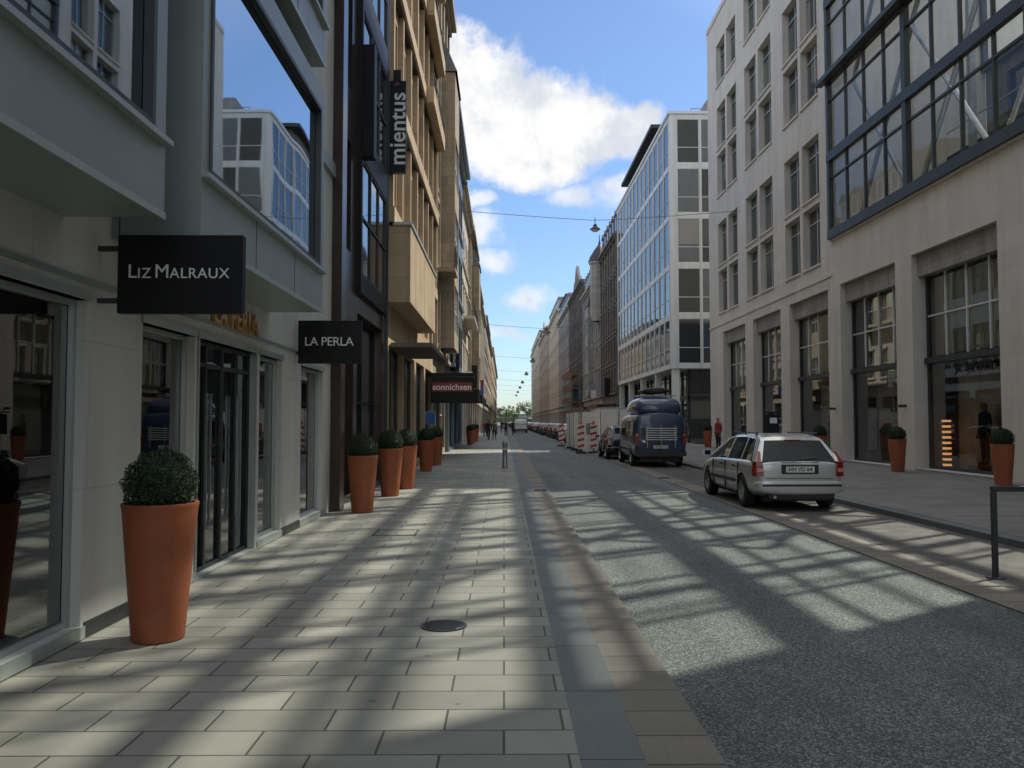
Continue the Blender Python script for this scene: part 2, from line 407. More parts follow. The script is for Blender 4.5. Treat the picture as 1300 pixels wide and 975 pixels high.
def bay(y0, y1, z0):
    X0, X1 = -3.1, -2.4; f = Fr((X1, 0, 0), (0, 1, 0), (1, 0, 0))
    fr_ = Fr((0, y0, 0), (1, 0, 0), (0, -1, 0)); fr2 = Fr((0, y1, 0), (1, 0, 0), (0, 1, 0))
    zt = z0 + 2.95
    op = [(y0 + .16, y1 - .2, z0 + .56, z0 + 2.66)]
    facade(A, f, y0, y1, z0, zt, op, m_panel, .1, 'bay_panels')
    a, b, c, d = op[0]
    fquad(A, f, 'bay_glass', m_mirror, a, b, c, d, -.06)
    for (p, q, r_, s) in ((a, a + .05, c, d), (b - .05, b, c, d)): fbox(A, f, 'bay_frame', m_steel, p, q, r_, s, -.056, .015)
    fbox(A, f, 'bay_frame', m_steel, a + .05, b - .05, c, c + .05, -.056, .015); fbox(A, f, 'bay_frame', m_steel, a + .05, b - .05, d - .05, d, -.056, .015)
    fquad(A, fr_, 'bay_return', m_panel, X0, X1, z0, zt, 0); fquad(A, fr2, 'bay_return', m_panel, X0, X1, z0, zt, 0)
    fbox(A, fr_, 'bay_joints', m_steel, X0 + .06, X0 + .068, z0, zt, .001, .003)
    A.quad('bay_panels', m_panel, [(X0, y0, z0), (X1, y0, z0), (X1, y1, z0), (X0, y1, z0)], (0, 0, -1))
    A.quad('bay_panels', m_panel, [(X0, y0, zt), (X1, y0, zt), (X1, y1, zt), (X0, y1, zt)], (0, 0, 1))
    fbox(A, f, 'bay_trim', m_alu, y0, y1, z0 + .5, z0 + .54, .0, .06)
    fbox(A, f, 'bay_trim', m_alu, y0, y1, z0 - .02, z0 + .03, 0, .012)
    for i in range(1, 3):
        u = y0 + (y1 - y0) * i / 3; fbox(A, f, 'bay_joints', m_steel, u - .006, u + .006, z0 + .03, z0 + .5, -.002, .003)
for fl in range(6):
    z = 3.04 + fl * 3.3
    bay(-8.5, -1.7, z); bay(-1.0, 5.8, z); bay(6.5, 10.9, z)
for z in (5.99, 9.3, 12.6, 15.9): fbox(A, frA, 'string_course', m_panel, 10.95, 14.8, z, z + .25, 0, .06)
A.text('gold_lettering', 'LA PERLA', .36, (-3.07, 9.5, 2.76), (rad(90), 0, rad(90)), m_gold, 1.05, .02, .006)
A.finish()

# ------------------------------------------------------------------ left building B (brown granite)
frB = Fr((-3.1, 0, 0), (0, 1, 0), (1, 0, 0))
B = Obj('granite_building')
ops = [(15.6, 17.0, .15, 3.6), (17.4, 20.9, .15, 3.9)]
for fl in range(6): ops.append((15.5, 16.6, 5.0 + fl * 3.3, 7.2 + fl * 3.3))
facade(B, frB, 14.8, 21.7, 0, 25, ops, m_gran, .3); shell(B, frB, 14.8, 21.7, 0, 25, 14, m_gran)
for o_ in ops: window(B, frB, *o_[:4], .25, m_win, m_black, 2 if o_[1] - o_[0] > 2 else 1, 2, .06)
fbox(B, frB, 'pier', m_gran, 14.8, 15.2, 0, 25.3, 0, .18)
XB = -2.99
f = Fr((XB, 0, 0), (0, 1, 0), (1, 0, 0))
facade(B, f, 17.2, 21.0, 4.3, 24, [(17.35, 20.85, 4.7 + i * 3.2, 7.2 + i * 3.2) for i in range(6)], m_black, .06, 'bay')
for i in range(6): window(B, f, 17.35, 20.85, 4.7 + i * 3.2, 7.2 + i * 3.2, .05, m_win, m_steel, 3, 2, .05, ft=.04)
for y, nrm in ((17.2, (0, -1, 0)), (21.0, (0, 1, 0))): B.quad('bay', m_black, [(-3.1, y, 4.3), (XB, y, 4.3), (XB, y, 24), (-3.1, y, 24)], nrm)
B.quad('bay', m_black, [(-3.1, 17.2, 4.3), (XB, 17.2, 4.3), (XB, 21, 4.3), (-3.1, 21, 4.3)], (0, 0, -1))
B.box('blind_box', m_black, XB + .002, -2.75, 17.25, 17.6, 7.2, 9.6)
B.box('downpipe', m_steel, -3.08, -2.98, 21.1, 21.2, 0, 25)
B.finish()

# ------------------------------------------------------------------ left building C (tan)
C = Obj('tan_stone_building'); frC = Fr((-3.1, 0, 0), (0, 1, 0), (1, 0, 0))
ops = [(22.3 + i * 3.4, 25.2 + i * 3.4, .2, 3.7) for i in range(4)]
for fl in range(5):
    for i in range(7):
        u = 22.1 + i * 2.0; ops.append((u, u + 1.45, 7.6 + fl * 3.3, 9.7 + fl * 3.3))
for i in range(7): ops.append((22.1 + i * 2.0, 23.55 + i * 2.0, 4.9, 6.6))
facade(C, frC, 21.7, 36, 0, 24.5, ops, m_tan, .25); shell(C, frC, 21.7, 36, 0, 24.5, 14, m_tan)
for o_ in ops: window(C, frC, *o_[:4], .2, m_win, m_steel, 2, 1, .06)
for fl in range(6):
    z = 6.85 + fl * 3.3
    fbox(C, frC, 'spandrel_band', m_tan, 21.7, 36, z, z + .45, .003, .24 if fl else .2)
    fbox(C, frC, 'spandrel_shadow_gap', m_steel, 21.7, 36, z - .06, z - .002, .003, .16)
for i in range(8):
    u = 21.78 + i * 2.0; fbox(C, frC, 'mullion_pier', m_tan, u - .06, u + .14, 7.32, 24.4, .002, .16)
C.box('projecting_bay', m_tan, -3.09, -2.48, 21.74, 29.6, 4.75, 6.8)
C.box('bay_coping', m_alu, -3.05, -2.44, 21.70, 29.64, 6.802, 6.88)
for i in range(1, 6): C.box('bay_joint', m_greyd, -2.481, -2.477, 21.74 + i * 1.31, 21.75 + i * 1.31, 4.76, 6.79)
for z in (13.5, 16.8, 20.1):
    C.box('balcony_slab', m_tan, -2.85, -2.58, 30.0, 35.6, z - .16, z + .45)
    C.box('balcony_rail', m_steel, -2.62, -2.59, 30, 35.6, z + .95, z + 1.0)
    for i in range(15): C.box('balcony_rail', m_steel, -2.615, -2.6, 30.05 + i * .39, 30.07 + i * .39, z + .45, z + .95)
C.box('canopy', m_greyd, -3.05, -1.95, 22.2, 26.5, 3.6, 3.72)
C.finish()

# ------------------------------------------------------------------ generic town-house
def townhouse(name, side, xf, y0, y1, H, wall, gh=4.4, fh=3.5, bayw=2.5, ww=1.3, wh=2.2, roof='flat', glass=None, frame=None,
              pil=False, D=14., courses=True, balc=(), awn=None, surround=True, turret=False, oriel=None, nz=2):
    O = Obj(name); glass = glass or m_win; frame = frame or m_alu
    fr = Fr((xf, 0, 0), (0, 1, 0), ((1 if side == 'L' else -1), 0, 0))
    L = y1 - y0; nb = max(2, round(L / bayw)); bw = L / nb; nf = max(1, int((H - gh - .6) / fh)); fh = (H - gh - .6) / nf
    ops = []; wins = []
    ns = max(1, nb // 2); sw = L / ns
    for i in range(ns):
        o = (y0 + i * sw + .3, y0 + (i + 1) * sw - .3, .25, gh - .8); ops.append(o); wins.append((o, 2, 2))
    for fl in range(nf):
        h = min(wh, fh - .9)
        for i in range(nb):
            c = y0 + (i + .5) * bw; z = gh + fl * fh + .75
            o = (c - ww / 2, c + ww / 2, z, z + h); ops.append(o); wins.append((o, 2 if ww > .9 else 1, nz))
            if surround:
                fbox(O, fr, 'sill', wall, c - ww / 2 - .1, c + ww / 2 + .1, z - .14, z - .002, .002, .12)
                if fl < nf - 1: fbox(O, fr, 'lintel', wall, c - ww / 2 - .12, c + ww / 2 + .12, z + h + .002, z + h + .16, .002, .1 + .06 * ((fl) % 2))
    facade(O, fr, y0, y1, 0, H, ops, wall, .24); shell(O, fr, y0, y1, 0, H, D, wall, m_slate)
    for o, nx, nzz in wins: window(O, fr, *o, .2, glass, frame, nx, nzz, .06)
    if courses:
        for fl in range(nf):
            z = gh + fl * fh + .1; fbox(O, fr, 'string_course', wall, y0, y1, z, z + .2, .003, .14 if fl else .3)
    if pil:
        for i in range(nb + 1):
            u = y0 + i * bw; a = max(y0, u - .22); b = min(y1, u + .22); fbox(O, fr, 'pilaster', wall, a, b, gh + .32, H - .5, .002, .18)
    fbox(O, fr, 'cornice', wall, y0, y1, H - .45, H - .2, .004, .3); fbox(O, fr, 'cornice', wall, y0 + .002, y1 - .002, H - .2, H + .12, -.3, .55)
    for fl, (a, b) in balc:
        z = gh + fl * fh + .3
        fbox(O, fr, 'balcony', wall, a, b, z, z + .2, .145, .95); fbox(O, fr, 'balcony_rail', m_steel, a, b, z + 1.1, z + 1.15, .88, .93)
        n_ = int((b - a) / .15)
        for i in range(n_ + 1): fbox(O, fr, 'balcony_rail', m_steel, a + i * .15, a + i * .15 + .02, z + .2, z + 1.1, .9, .92)
    if oriel:
        a, b, za, zb = oriel; f2 = Fr(fr.p(0, 0, .8), fr.U, fr.N)
        oo = []; k = za + .8
        while k + wh < zb: oo.append((a + .25, b - .25, k, k + wh)); k += fh
        facade(O, f2, a, b, za, zb, oo, wall, .15, 'oriel')
        for o in oo: window(O, f2, *o, .12, glass, frame, 3, 2, .06)
        for u, s in ((a, -1), (b, 1)): O.quad('oriel', wall, [fr.p(u, za, 0), fr.p(u, za, .8), fr.p(u, zb, .8), fr.p(u, zb, 0)], fr.U * s)
        for z, s in ((za, -1), (zb, 1)): O.quad('oriel', wall, [fr.p(a, z, 0), fr.p(b, z, 0), fr.p(b, z, .8), fr.p(a, z, .8)], (0, 0, s))
        O.raw('oriel_roof', m_slate, [fr.p(a - .1, zb + .01, .9), fr.p(b + .1, zb + .01, .9), fr.p(b + .1, zb + .01, 0), fr.p(a - .1, zb + .01, 0), fr.p((a + b) / 2, zb + 2.4, .1)],
              [(0, 1, 4), (1, 2, 4), (2, 3, 4), (3, 0, 4)])
    if roof == 'mansard':
        P = fr.p; rh = 3.2; z = H + .13
        O.raw('mansard_roof', m_slate, [P(y0, z, .1), P(y1, z, .1), P(y1 - .1, z + rh, -1.5), P(y0 + .1, z + rh, -1.5), P(y1 - .1, z + rh, -D), P(y0 + .1, z + rh, -D), P(y0, z, -D), P(y1, z, -D)],
              [(0, 1, 2, 3), (3, 2, 4, 5), (0, 3, 5, 6), (1, 7, 4, 2)])
        for i in range(nb):
            c = y0 + (i + .5) * bw
            fbox(O, fr, 'dormer', wall, c - .7, c + .7, z + .2, z + 2.1, -1.4, -.02)
            fquad(O, fr, 'dormer_glass', glass, c - .45, c + .45, z + .5, z + 1.85, -.012)
            O.raw('dormer_roof', m_slate, [P(c - .85, z + 2.102, .08), P(c + .85, z + 2.102, .08), P(c, z + 2.7, .08), P(c - .85, z + 2.102, -1.6), P(c + .85, z + 2.102, -1.6), P(c, z + 2.7, -1.6)],
                  [(0, 1, 2), (0, 2, 5, 3), (1, 4, 5, 2), (0, 3, 4, 1)])
    elif roof == 'gable':
        P = fr.p; m_ = (y0 + y1) / 2; w_ = L * .28; z = H + .12
        O.raw('gable', wall, [P(m_ - w_, z, 0), P(m_ + w_, z, 0), P(m_ + w_ * .6, z + 2, 0), P(m_ + w_ * .35, z + 2.2, 0), P(m_, z + 4.4, 0), P(m_ - w_ * .35, z + 2.2, 0), P(m_ - w_ * .6, z + 2, 0)]
              + [P(m_ - w_, z, -.5), P(m_ + w_, z, -.5), P(m_ + w_ * .6, z + 2, -.5), P(m_ + w_ * .35, z + 2.2, -.5), P(m_, z + 4.4, -.5), P(m_ - w_ * .35, z + 2.2, -.5), P(m_ - w_ * .6, z + 2, -.5)],
              [(0, 1, 2, 3, 4, 5, 6), (13, 12, 11, 10, 9, 8, 7)] + [(i, i + 7, (i + 1) % 7 + 7, (i + 1) % 7) for i in range(7)])
        O.raw('pitched_roof', m_slate, [P(y0, z, -.3), P(y1, z, -.3), P(y1, z + 3.4, -4), P(y0, z + 3.4, -4), P(y0, z, -D), P(y1, z, -D)], [(0, 1, 2, 3), (3, 2, 5, 4), (0, 3, 4), (1, 5, 2)])
    else:
        fbox(O, fr, 'attic', m_slate, y0 + .8, y1 - .8, H, H + 2.1, -D + 1, -2.2)
        for i in range(2):
            u = y0 + L * (.3 + .4 * i); fbox(O, fr, 'chimney', wall, u - .4, u + .4, H, H + 3.0, -5, -4)
    if turret:
        c = fr.p(y0 + 1.2, 0, .1)
        O.lathe('turret', wall, [(1.0, H - 6), (1.2, H - 5), (1.2, H + 1.0), (1.4, H + 1.2), (1.4, H + 1.4)], c, 12)
        O.lathe('turret_roof', m_slate, [(1.45, H + 1.4), (1.2, H + 2.1), (.7, H + 2.9), (.2, H + 3.6), (.06, H + 4.2), (.05, H + 4.8), (0, H + 4.9)], c, 12)
    return O.finish()

townhouse('ornate_townhouse', 'L', -3.1, 36, 43.5, 22.6, m_tan2, pil=True, bayw=1.9, ww=1.0, oriel=(38.2, 41.6, 5, 18), frame=m_offw, balc=[(1, (36.3, 38.1))])
townhouse('glass_front_building', 'L', -2.9, 43.5, 57, 18.6, m_bluecl, glass=m_winB, ww=2.0, bayw=2.25, wh=2.6, surround=False, frame=m_steel)
townhouse('cream_townhouse', 'L', -3.1, 57, 71, 18.2, m_cream, roof='mansard', bayw=2.3, balc=[(1, (60, 68))], frame=m_offw)
townhouse('sandstone_townhouse', 'L', -3.1, 71, 86, 18.5, m_tan2, pil=True, oriel=(76, 80, 4.6, 16), frame=m_offw)
townhouse('rose_townhouse', 'L', -3.1, 86, 104, 16.5, m_pink, roof='gable', frame=m_offw)
townhouse('cream_townhouse', 'L', -3.2, 104, 128, 16.5, m_cream, roof='mansard', pil=True, frame=m_offw)
townhouse('grey_townhouse', 'L', -3.1, 128, 158, 18., m_grey, bayw=3, frame=m_offw)
townhouse('tan_townhouse', 'L', -3.2, 158, 205, 18., m_tan, bayw=3.2, roof='mansard')
townhouse('cream_townhouse', 'L', -3.1, 205, 270, 20., m_cream, bayw=3.5)
townhouse('rose_townhouse', 'L', -3.1, 270, 350, 20., m_pink, bayw=4, roof='mansard')
townhouse('stone_block', 'L', -3.1, -40, -14, 24., m_grey, bayw=3)

townhouse('dark_stone_building', 'R', 12, 87, 101, 21.5, m_greyd, roof='mansard', pil=True, fh=3.3, bayw=2.2)
townhouse('turreted_building', 'R', 12.0, 101, 124, 20.0, m_grey, roof='mansard', turret=True, pil=True, oriel=(110, 114, 5, 17))
townhouse('dark_stone_building', 'R', 12, 124, 150, 23, m_greyd, roof='gable', pil=True, bayw=2.6)
townhouse('brown_townhouse', 'R', 11.8, 150, 178, 22.5, m_grey, roof='mansard')
townhouse('cream_townhouse', 'R', 11.8, 178, 215, 26.0, m_cream, bayw=3, roof='mansard', frame=m_offw)
townhouse('rose_townhouse', 'R', 11.6, 215, 270, 26.5, m_pink, bayw=3.2, roof='gable')
townhouse('white_townhouse', 'R', 11.6, 270, 350, 29., m_cream, bayw=3.6, roof='mansard', frame=m_offw)

# ------------------------------------------------------------------ right stone building
YB = 13.4
S = Obj('travertine_building'); frS = Fr((13, 0, 0), (0, 1, 0), (-1, 0, 0))
shops = [(44.3, 48.8), (38.6, 42.9), (32.9, 37.4), (27.2, 31.7), (21.5, 26.1), (15.8, 20.3), (8.7, 13.2), (3.1, 7.6), (-2.4, 2.1), (-8.0, -3.5)]
ops = [(a, b, .12, 6.9) for a, b in shops]
wins = []
for (u0, u1) in ((33.6, 37.8), (39.5, 43.9), (45.5, 49.7)):
    wl = (u1 - u0 - .35) / 2
    for zb in (8.1, 15.2, 22.0):
        rows = 2 if zb < 20 else 1
        for r_ in range(rows):
            for c_ in range(2):
                a = u0 + c_ * (wl + .35); z = zb + r_ * 2.9; wins.append((a, a + wl, z, z + 2.55))
facade(S, frS, 32.4, 51.9, 0, 26.3, ops[:3] + wins, m_stone, .45)
facade(S, frS, YB, 32.4, 0, 8.7, ops[3:6] , m_stone, .55)
nearw = []
for u in range(8):
    for fl in range(7): nearw.append((-18 + u * 3.8, -16.2 + u * 3.8, 8.3 + fl * 3.5, 10.8 + fl * 3.5))
facade(S, frS, -20, YB, 0, 34, ops[6:] + nearw, m_stone, .55)
for w in nearw: window(S, frS, *w, .4, m_win, m_steel, 2, 1, .07)
for w in wins:
    window(S, frS, *w, .32, m_win, m_alu, 2, 1, .06, zs=[w[3] - .6])
    fbox(S, frS, 'sill', m_stone, w[0] - .03, w[1] + .03, w[2] - .09, w[2] - .003, .002, .07)
for q, (a, b) in enumerate(shops):
    window(S, frS, a, b, .12, 6.9, .5, m_shopR, m_steel, 1, 1, .09, zs=[3.55])
    n_ = 4
    for i in range(1, n_):
        u = a + (b - a) * i / n_; fbox(S, frS, 'sash_bars', m_offw, u - .03, u + .03, 3.62, 6.2, -.49, -.44)
    fbox(S, frS, 'sash_bars', m_offw, a + .1, b - .1, 4.9, 4.95, -.489, -.445)
    fbox(S, frS, 'blind_box', m_grey, a + .02, b - .02, 6.2, 6.88, -.48, -.2)
    fbox(S, frS, 'transom_fascia', m_steel, a + .02, b - .02, 3.42, 3.6, -.47, -.34)
    fbox(S, frS, 'threshold', m_grey, a, b, .02, .118, -.5, .03)
    S.box('display_backdrop', m_disp if q not in (3,) else m_grey, 14.35, 14.4, a + .1, b - .1, .1, 3.2)
    S.box('reflection_panel', m_disp, 13.70, 13.72, a + .15, a + (b - a) * (.74 if q % 2 else .985), 3.7, 6.15)  # pale panel standing in for reflections of lit facades in the upper panes
S.quad('wall', m_stone, [(13, 51.9, 0), (30, 51.9, 0), (30, 51.9, 26.3), (13, 51.9, 26.3)], (0, 1, 0))
S.quad('wall', m_stone, [(13, 32.4, 8.7), (30, 32.4, 8.7), (30, 32.4, 26.3), (13, 32.4, 26.3)], (0, -1, 0))
S.quad('roof', m_slate, [(13, 32.4, 26.3), (30, 32.4, 26.3), (30, 51.9, 26.3), (13, 51.9, 26.3)], (0, 0, 1))
S.quad('wall', m_stone, [(30, 32.4, 0), (30, 51.9, 0), (30, 51.9, 26.3), (30, 32.4, 26.3)], (1, 0, 0))
S.quad('roof', m_grey, [(13, YB, 8.7), (30, YB, 8.7), (30, 32.4, 8.7), (13, 32.4, 8.7)], (0, 0, 1))
S.quad('wall', m_stone, [(13, YB, 8.7), (24, YB, 8.7), (24, YB, 34), (13, YB, 34)], (0, 1, 0))
S.quad('wall', m_stone, [(13, -20, 0), (24, -20, 0), (24, -20, 34), (13, -20, 34)], (0, -1, 0))
S.quad('roof', m_slate, [(13, -20, 34), (24, -20, 34), (24, YB, 34), (13, YB, 34)], (0, 0, 1))
fbox(S, frS, 'parapet', m_stone, 32.4, 51.9, 26.302, 26.6, -.35, .05)
fbox(S, frS, 'string_course', m_stone, 32.41, 51.9, 7.35, 7.47, .002, .05)
fbox(S, frS, 'string_course', m_stone, -20, 32.4, 8.7, 8.95, -.5, .1)
S.box('interior', m_room, 18, 18.2, -10, 50, 0, 7.2); S.box('interior', m_room, 13.56, 18, -10, 50, 0, .1)
S.box('interior', m_room, 13.56, 18, -10, 50, 7.0, 7.1); S.box('interior', m_offw, 13.75, 18, -10, 50, 3.4, 3.5)
for (a, b) in shops: S.box('interior', m_room, 13.56, 18, a - .65, a - .5, .1, 3.4)
S.box('display_plinth', m_grey, 13.65, 14.2, 23.5, 24.3, .101, .3)
for k_ in range(9):
    S.box('slatted_column', m_wood, 13.62, 13.9, 25.5, 25.8, .12 + k_ * .17, .22 + k_ * .17)
    S.box('slatted_column_lamp', m_glow, 13.68, 13.86, 25.55, 25.75, .222 + k_ * .17, .285 + k_ * .17)
S.box('unseen_shade_wall', m_stone, 13, 13.5, YB + .01, 32.39, 24.2, 34)  # unseen wall added above the frame to shade the near left facade
frRear = Fr((19.3, 0, 0), (0, 1, 0), (-1, 0, 0)); rw = []
for fl in range(2):
    for i in range(5): rw.append((YB + .8 + i * 3.6, YB + 3.2 + i * 3.6, 9.4 + fl * 3.4, 11.6 + fl * 3.4))
facade(S, frRear, YB + .01, 32.39, 8.71, 15.6, rw, m_greyd, .2, 'rear_wing')
for w in rw: window(S, frRear, *w, .18, m_winB, m_steel, 2, 1, .07)
def grid(x, beams, rails, big_every, nst, wb, wm, th, tr_, z0, z1):
    dy = (32.3 - YB - .1) / nst
    for i in range(nst + 1):
        y = YB + .1 + i * dy; big = i % big_every == 0 or i == nst; w = wb if big else wm
        dd = .14 if big else .06
        S.box('atrium_steel', m_steel, x - dd, x + .05, max(YB + .01, y - w), min(32.38, y + w), z0, z1)
    for z in beams: S.box('atrium_steel', m_steel, x - .16, x + .04, YB + .02, 32.37, z - th, z + th)
    for z in rails: S.box('atrium_steel', m_steel, x - .07, x + .03, YB + .025, 32.365, z - tr_, z + tr_)
    S.quad('atrium_glass', m_bay, [(x, YB + .05, z0), (x, 32.35, z0), (x, 32.35, z1), (x, YB + .05, z1)], (-1, 0, 0))
grid(12.96, [8.95, 12.05, 15.15, 18.25, 21.35, 24.25], [11.2, 14.3, 17.4, 20.4, 22.9], 4, 12, .13, .035, .18, .035, 8.95, 24.3)
grid(19.25, [15.7, 20.2, 24.6, 29.0, 33.7], [22.4, 26.8, 31.3], 3, 6, .13, .04, .16, .05, 15.6, 33.8)
S.box('atrium_ledge', m_steel, 12.5, 12.78, YB, 32.6, 15.0, 15.18)
for y in (18.1, 22.8, 27.5):
    for z in (9.0, 15.2):
        S.tube('bracing', m_galv, (13.9, y, z), (13.9, y + 4.7, z + 6.1), .085); S.tube('bracing', m_galv, (13.9, y + 4.7, z), (13.9, y, z + 6.1), .085)
S.box('gallery', m_steel, 17.6, 19.2, YB + .02, 32.3, 11.92, 12.08); S.box('gallery', m_galv, 17.6, 17.64, YB + .02, 32.3, 13.0, 13.05)
for y in (18.1, 22.8, 27.5):
    S.box('atrium_columns', m_galv, 15.8, 16.0, y - .1, y + .1, 8.71, 33.5)
S.text('shop_lettering', 'JIL SANDER', .36, (12.96 + .36, 23.3, 3.16), (rad(90), 0, rad(-90)), m_black, 1.05, .01, .008)
for i in range(2):
    S.tube('wall_light', m_steel, (12.98, 26.6 + i * 5.7, 2.1), (12.75, 26.6 + i * 5.7, 2.1), .05)
S.finish()

# ------------------------------------------------------------------ office block (right, white grid)
Of = Obj('office_building'); frO = Fr((12, 0, 0), (0, 1, 0), (-1, 0, 0)); frO2 = Fr((0, 59, 0), (1, 0, 0), (0, -1, 0))
Hb, Ht = 5.4, 23.6; nfl = 5; fh = (Ht - Hb) / nfl
def curtain(fr, u0, u1, mod, fin, dz):
    ops = []; n_ = int(round((u1 - u0 - .9) / mod)); mod = (u1 - u0 - .9) / n_
    for fl in range(nfl):
        z = Hb + fl * fh
        for i in range(n_):
            a = u0 + .45 + i * mod; ops.append((a + .06, a + mod - .06, z + dz, z + fh - .05))
    facade(Of, fr, u0, u1, Hb, Ht + .3, ops, m_offw, .05)
    for o in ops: window(Of, fr, *o, .045, m_winO if R.random() < .6 else m_winB, m_offw, 1, 1, .05, zs=[o[2] + 1.15], ft=.035)
    for i in range(n_ + 1):
        u = u0 + .45 + i * mod; fbox(Of, fr, 'fins', m_offw, u - .03, u + .03, Hb, Ht, .002, fin)
curtain(frO, 59, 87, 2.1, .04, .3); curtain(frO2, 12, 32, 1.75, .06, .35)
Of.quad('roof', m_slate, [(12, 59, Ht + .3), (32, 59, Ht + .3), (32, 87, Ht + .3), (12, 87, Ht + .3)], (0, 0, 1))
Of.quad('soffit', m_offw, [(12, 59, Hb), (32, 59, Hb), (32, 87, Hb), (12, 87, Hb)], (0, 0, -1))
fbox(Of, frO, 'parapet', m_offw, 58.9, 87, Ht + .3, Ht + .5, -.4, .12)
fbox(Of, frO2, 'parapet', m_offw, 12.4, 32, Ht + .3, Ht + .5, -.4, .12)
frG = Fr((13.6, 0, 0), (0, 1, 0), (-1, 0, 0)); frG2 = Fr((0, 60.6, 0), (1, 0, 0), (0, -1, 0))
for fr, a, b in ((frG, 60.6, 87), (frG2, 13.6, 32)):
    fquad(Of, fr, 'glazing', m_win, a, b, .3, Hb, 0)
    k_ = a
    while k_ < b: fbox(Of, fr, 'window_frames', m_steel, k_, k_ + .1, .05, Hb, .002, .1); k_ += 2.2
    fbox(Of, fr, 'plinth', m_greyd, a, b, .0, .32, -.1, .12)
    fbox(Of, fr, 'window_frames', m_steel, a, b, 3.2, 3.5, .003, .13)
for y in (59.4, 66, 73, 80, 86.5): Of.box('column', m_offw, 12.1, 12.6, y - .2, y + .2, 0, Hb)
for x in (18, 24): Of.box('column', m_offw, x, x + .5, 59.2, 59.6, 0, Hb)
Of.box('setback_attic', m_greyd, 13.2, 30, 70, 86.8, Ht + .31, Ht + 3.0); Of.box('attic_roof', m_slate, 12.5, 31, 69.3, 87.2, Ht + 3.002, Ht + 3.3)
for i in range(14):
    Of.box('roof_railing', m_galv, 14.0 + i * .9, 14.04 + i * .9, 61, 61.04, Ht + .3, Ht + 1.5)
for z in (.75, 1.1, 1.46): Of.box('roof_railing', m_galv, 14, 26, 60.99, 61.05, Ht + z, Ht + z + .04)
Of.box('lift_housing', m_grey, 15.5, 22, 62, 66, Ht + .31, Ht + 2.6)
Of.finish()
townhouse('corner_house', 'R', 40, 59, 87, 12, m_tan2)

E = Obj('distant_bridge'); E.box('deck', m_grey, -60, 60, 470, 474, 3.6, 4.8); E.box('parapet', m_copper, -60, 60, 469.6, 469.8, 4.8, 5.9)
for i in range(-6, 7): E.box('pier', m_greyd, i * 9 - .8, i * 9 + .8, 470.5, 473.5, -.2, 3.6)
E.finish()
def tree(x, y, h, rr):
    T = Obj('street_tree', (x, y, 0)); tr = random.Random(int(x * 7 + y))
    T.tube('trunk', m_bark, (0, 0, -.2), (.1, 0, h * .4), .28, .18)
    tips = []
    for i in range(9):
        a = tr.uniform(0, 6.28); e = tr.uniform(.3, 1.2); l = h * tr.uniform(.3, .5)
        p0 = Vector((.1, 0, h * tr.uniform(.3, .4))); p1 = p0 + Vector((math.cos(a) * math.cos(e), math.sin(a) * math.cos(e), math.sin(e))) * l
        T.tube('limb', m_bark, p0, p1, .1, .03, 5); tips.append(p1); tips.append(p0.lerp(p1, .65))
    for k_ in range(26):
        tp = tr.choice(tips); c = tp + Vector([tr.gauss(0, rr * .3) for _ in range(3)]); cr = tr.uniform(.5, 1.1) * rr * .33
        mt = m_leaf if tr.random() < .6 else m_leaf2
        for j in range(70):
            d = Vector([tr.gauss(0, 1) for _ in range(3)]).normalized() * cr * tr.random() ** .4
            n = Vector([tr.gauss(0, 1) for _ in range(3)]).normalized(); u = n.orthogonal().normalized(); w = n.cross(u); s = tr.uniform(.16, .3)
            q = c + d
            T.raw('foliage', mt, [q - u * s, q + w * s * .6, q + u * s, q - w * s * .6], [(0, 1, 2, 3)])
    T.finish()
for (x, y, h, r_) in ((-5.5, 372, 11, 4.2), (.5, 400, 9, 3.6), (10.5, 368, 12, 4.5), (-9, 410, 10, 4), (5, 425, 9.5, 4), (15, 410, 12, 5)): tree(x, y, h, r_)
hl = Obj('distant_hills'); hv = []; hf = []
for i in range(61):
    x = -900 + i * 30; hv += [(x, 1500, -.5), (x, 1500, 9 + 5 * math.sin(i * .9) + R.uniform(-2, 2))]
for i in range(60): hf.append((2 * i, 2 * i + 2, 2 * i + 3, 2 * i + 1))
hl.raw('ridge', m_leaf2, hv, hf); hl.finish()

# ------------------------------------------------------------------ signs
o = Obj('shop_sign')
o.box('panel', m_black, -2.94, -1.99, 6.27, 6.35, 2.42, 3.02); o.box('bracket', m_steel, -3.1, -2.94, 6.29, 6.33, 2.5, 2.54); o.box('bracket', m_steel, -3.1, -2.94, 6.29, 6.33, 2.9, 2.94)
o.text('lettering', 'L', .15, (-2.825, 6.265, 2.735), (rad(90), 0, 0), m_whitep, 1., .003); o.text('lettering', 'IZ', .112, (-2.735, 6.265, 2.722), (rad(90), 0, 0), m_whitep, 1.1, .003)
o.text('lettering', 'M', .15, (-2.6, 6.265, 2.735), (rad(90), 0, 0), m_whitep, 1., .003)
o.text('lettering', 'ALRAUX', .112, (-2.315, 6.265, 2.722), (rad(90), 0, 0), m_whitep, 1.08, .003); o.finish(bevel=.006)
o = Obj('shop_sign')
o.box('panel', m_black, -3.06, -2.12, 12.27, 12.35, 2.46, 3.1); o.box('bracket', m_steel, -3.1, -3.06, 12.29, 12.33, 2.6, 2.64)
o.text('lettering', 'LA PERLA', .185, (-2.6, 12.265, 2.78), (rad(90), 0, 0), m_whitep, .93, .003); o.finish(bevel=.006)
o = Obj('vertical_shop_sign')
o.box('panel', m_black, -3.02, -2.58, 21.4, 21.56, 8.1, 10.55); o.box('panel_cap', m_black, -2.92, -2.72, 21.42, 21.54, 10.552, 10.85)
o.box('dot', m_signred, -2.88, -2.76, 21.395, 21.399, 10.42, 10.5)
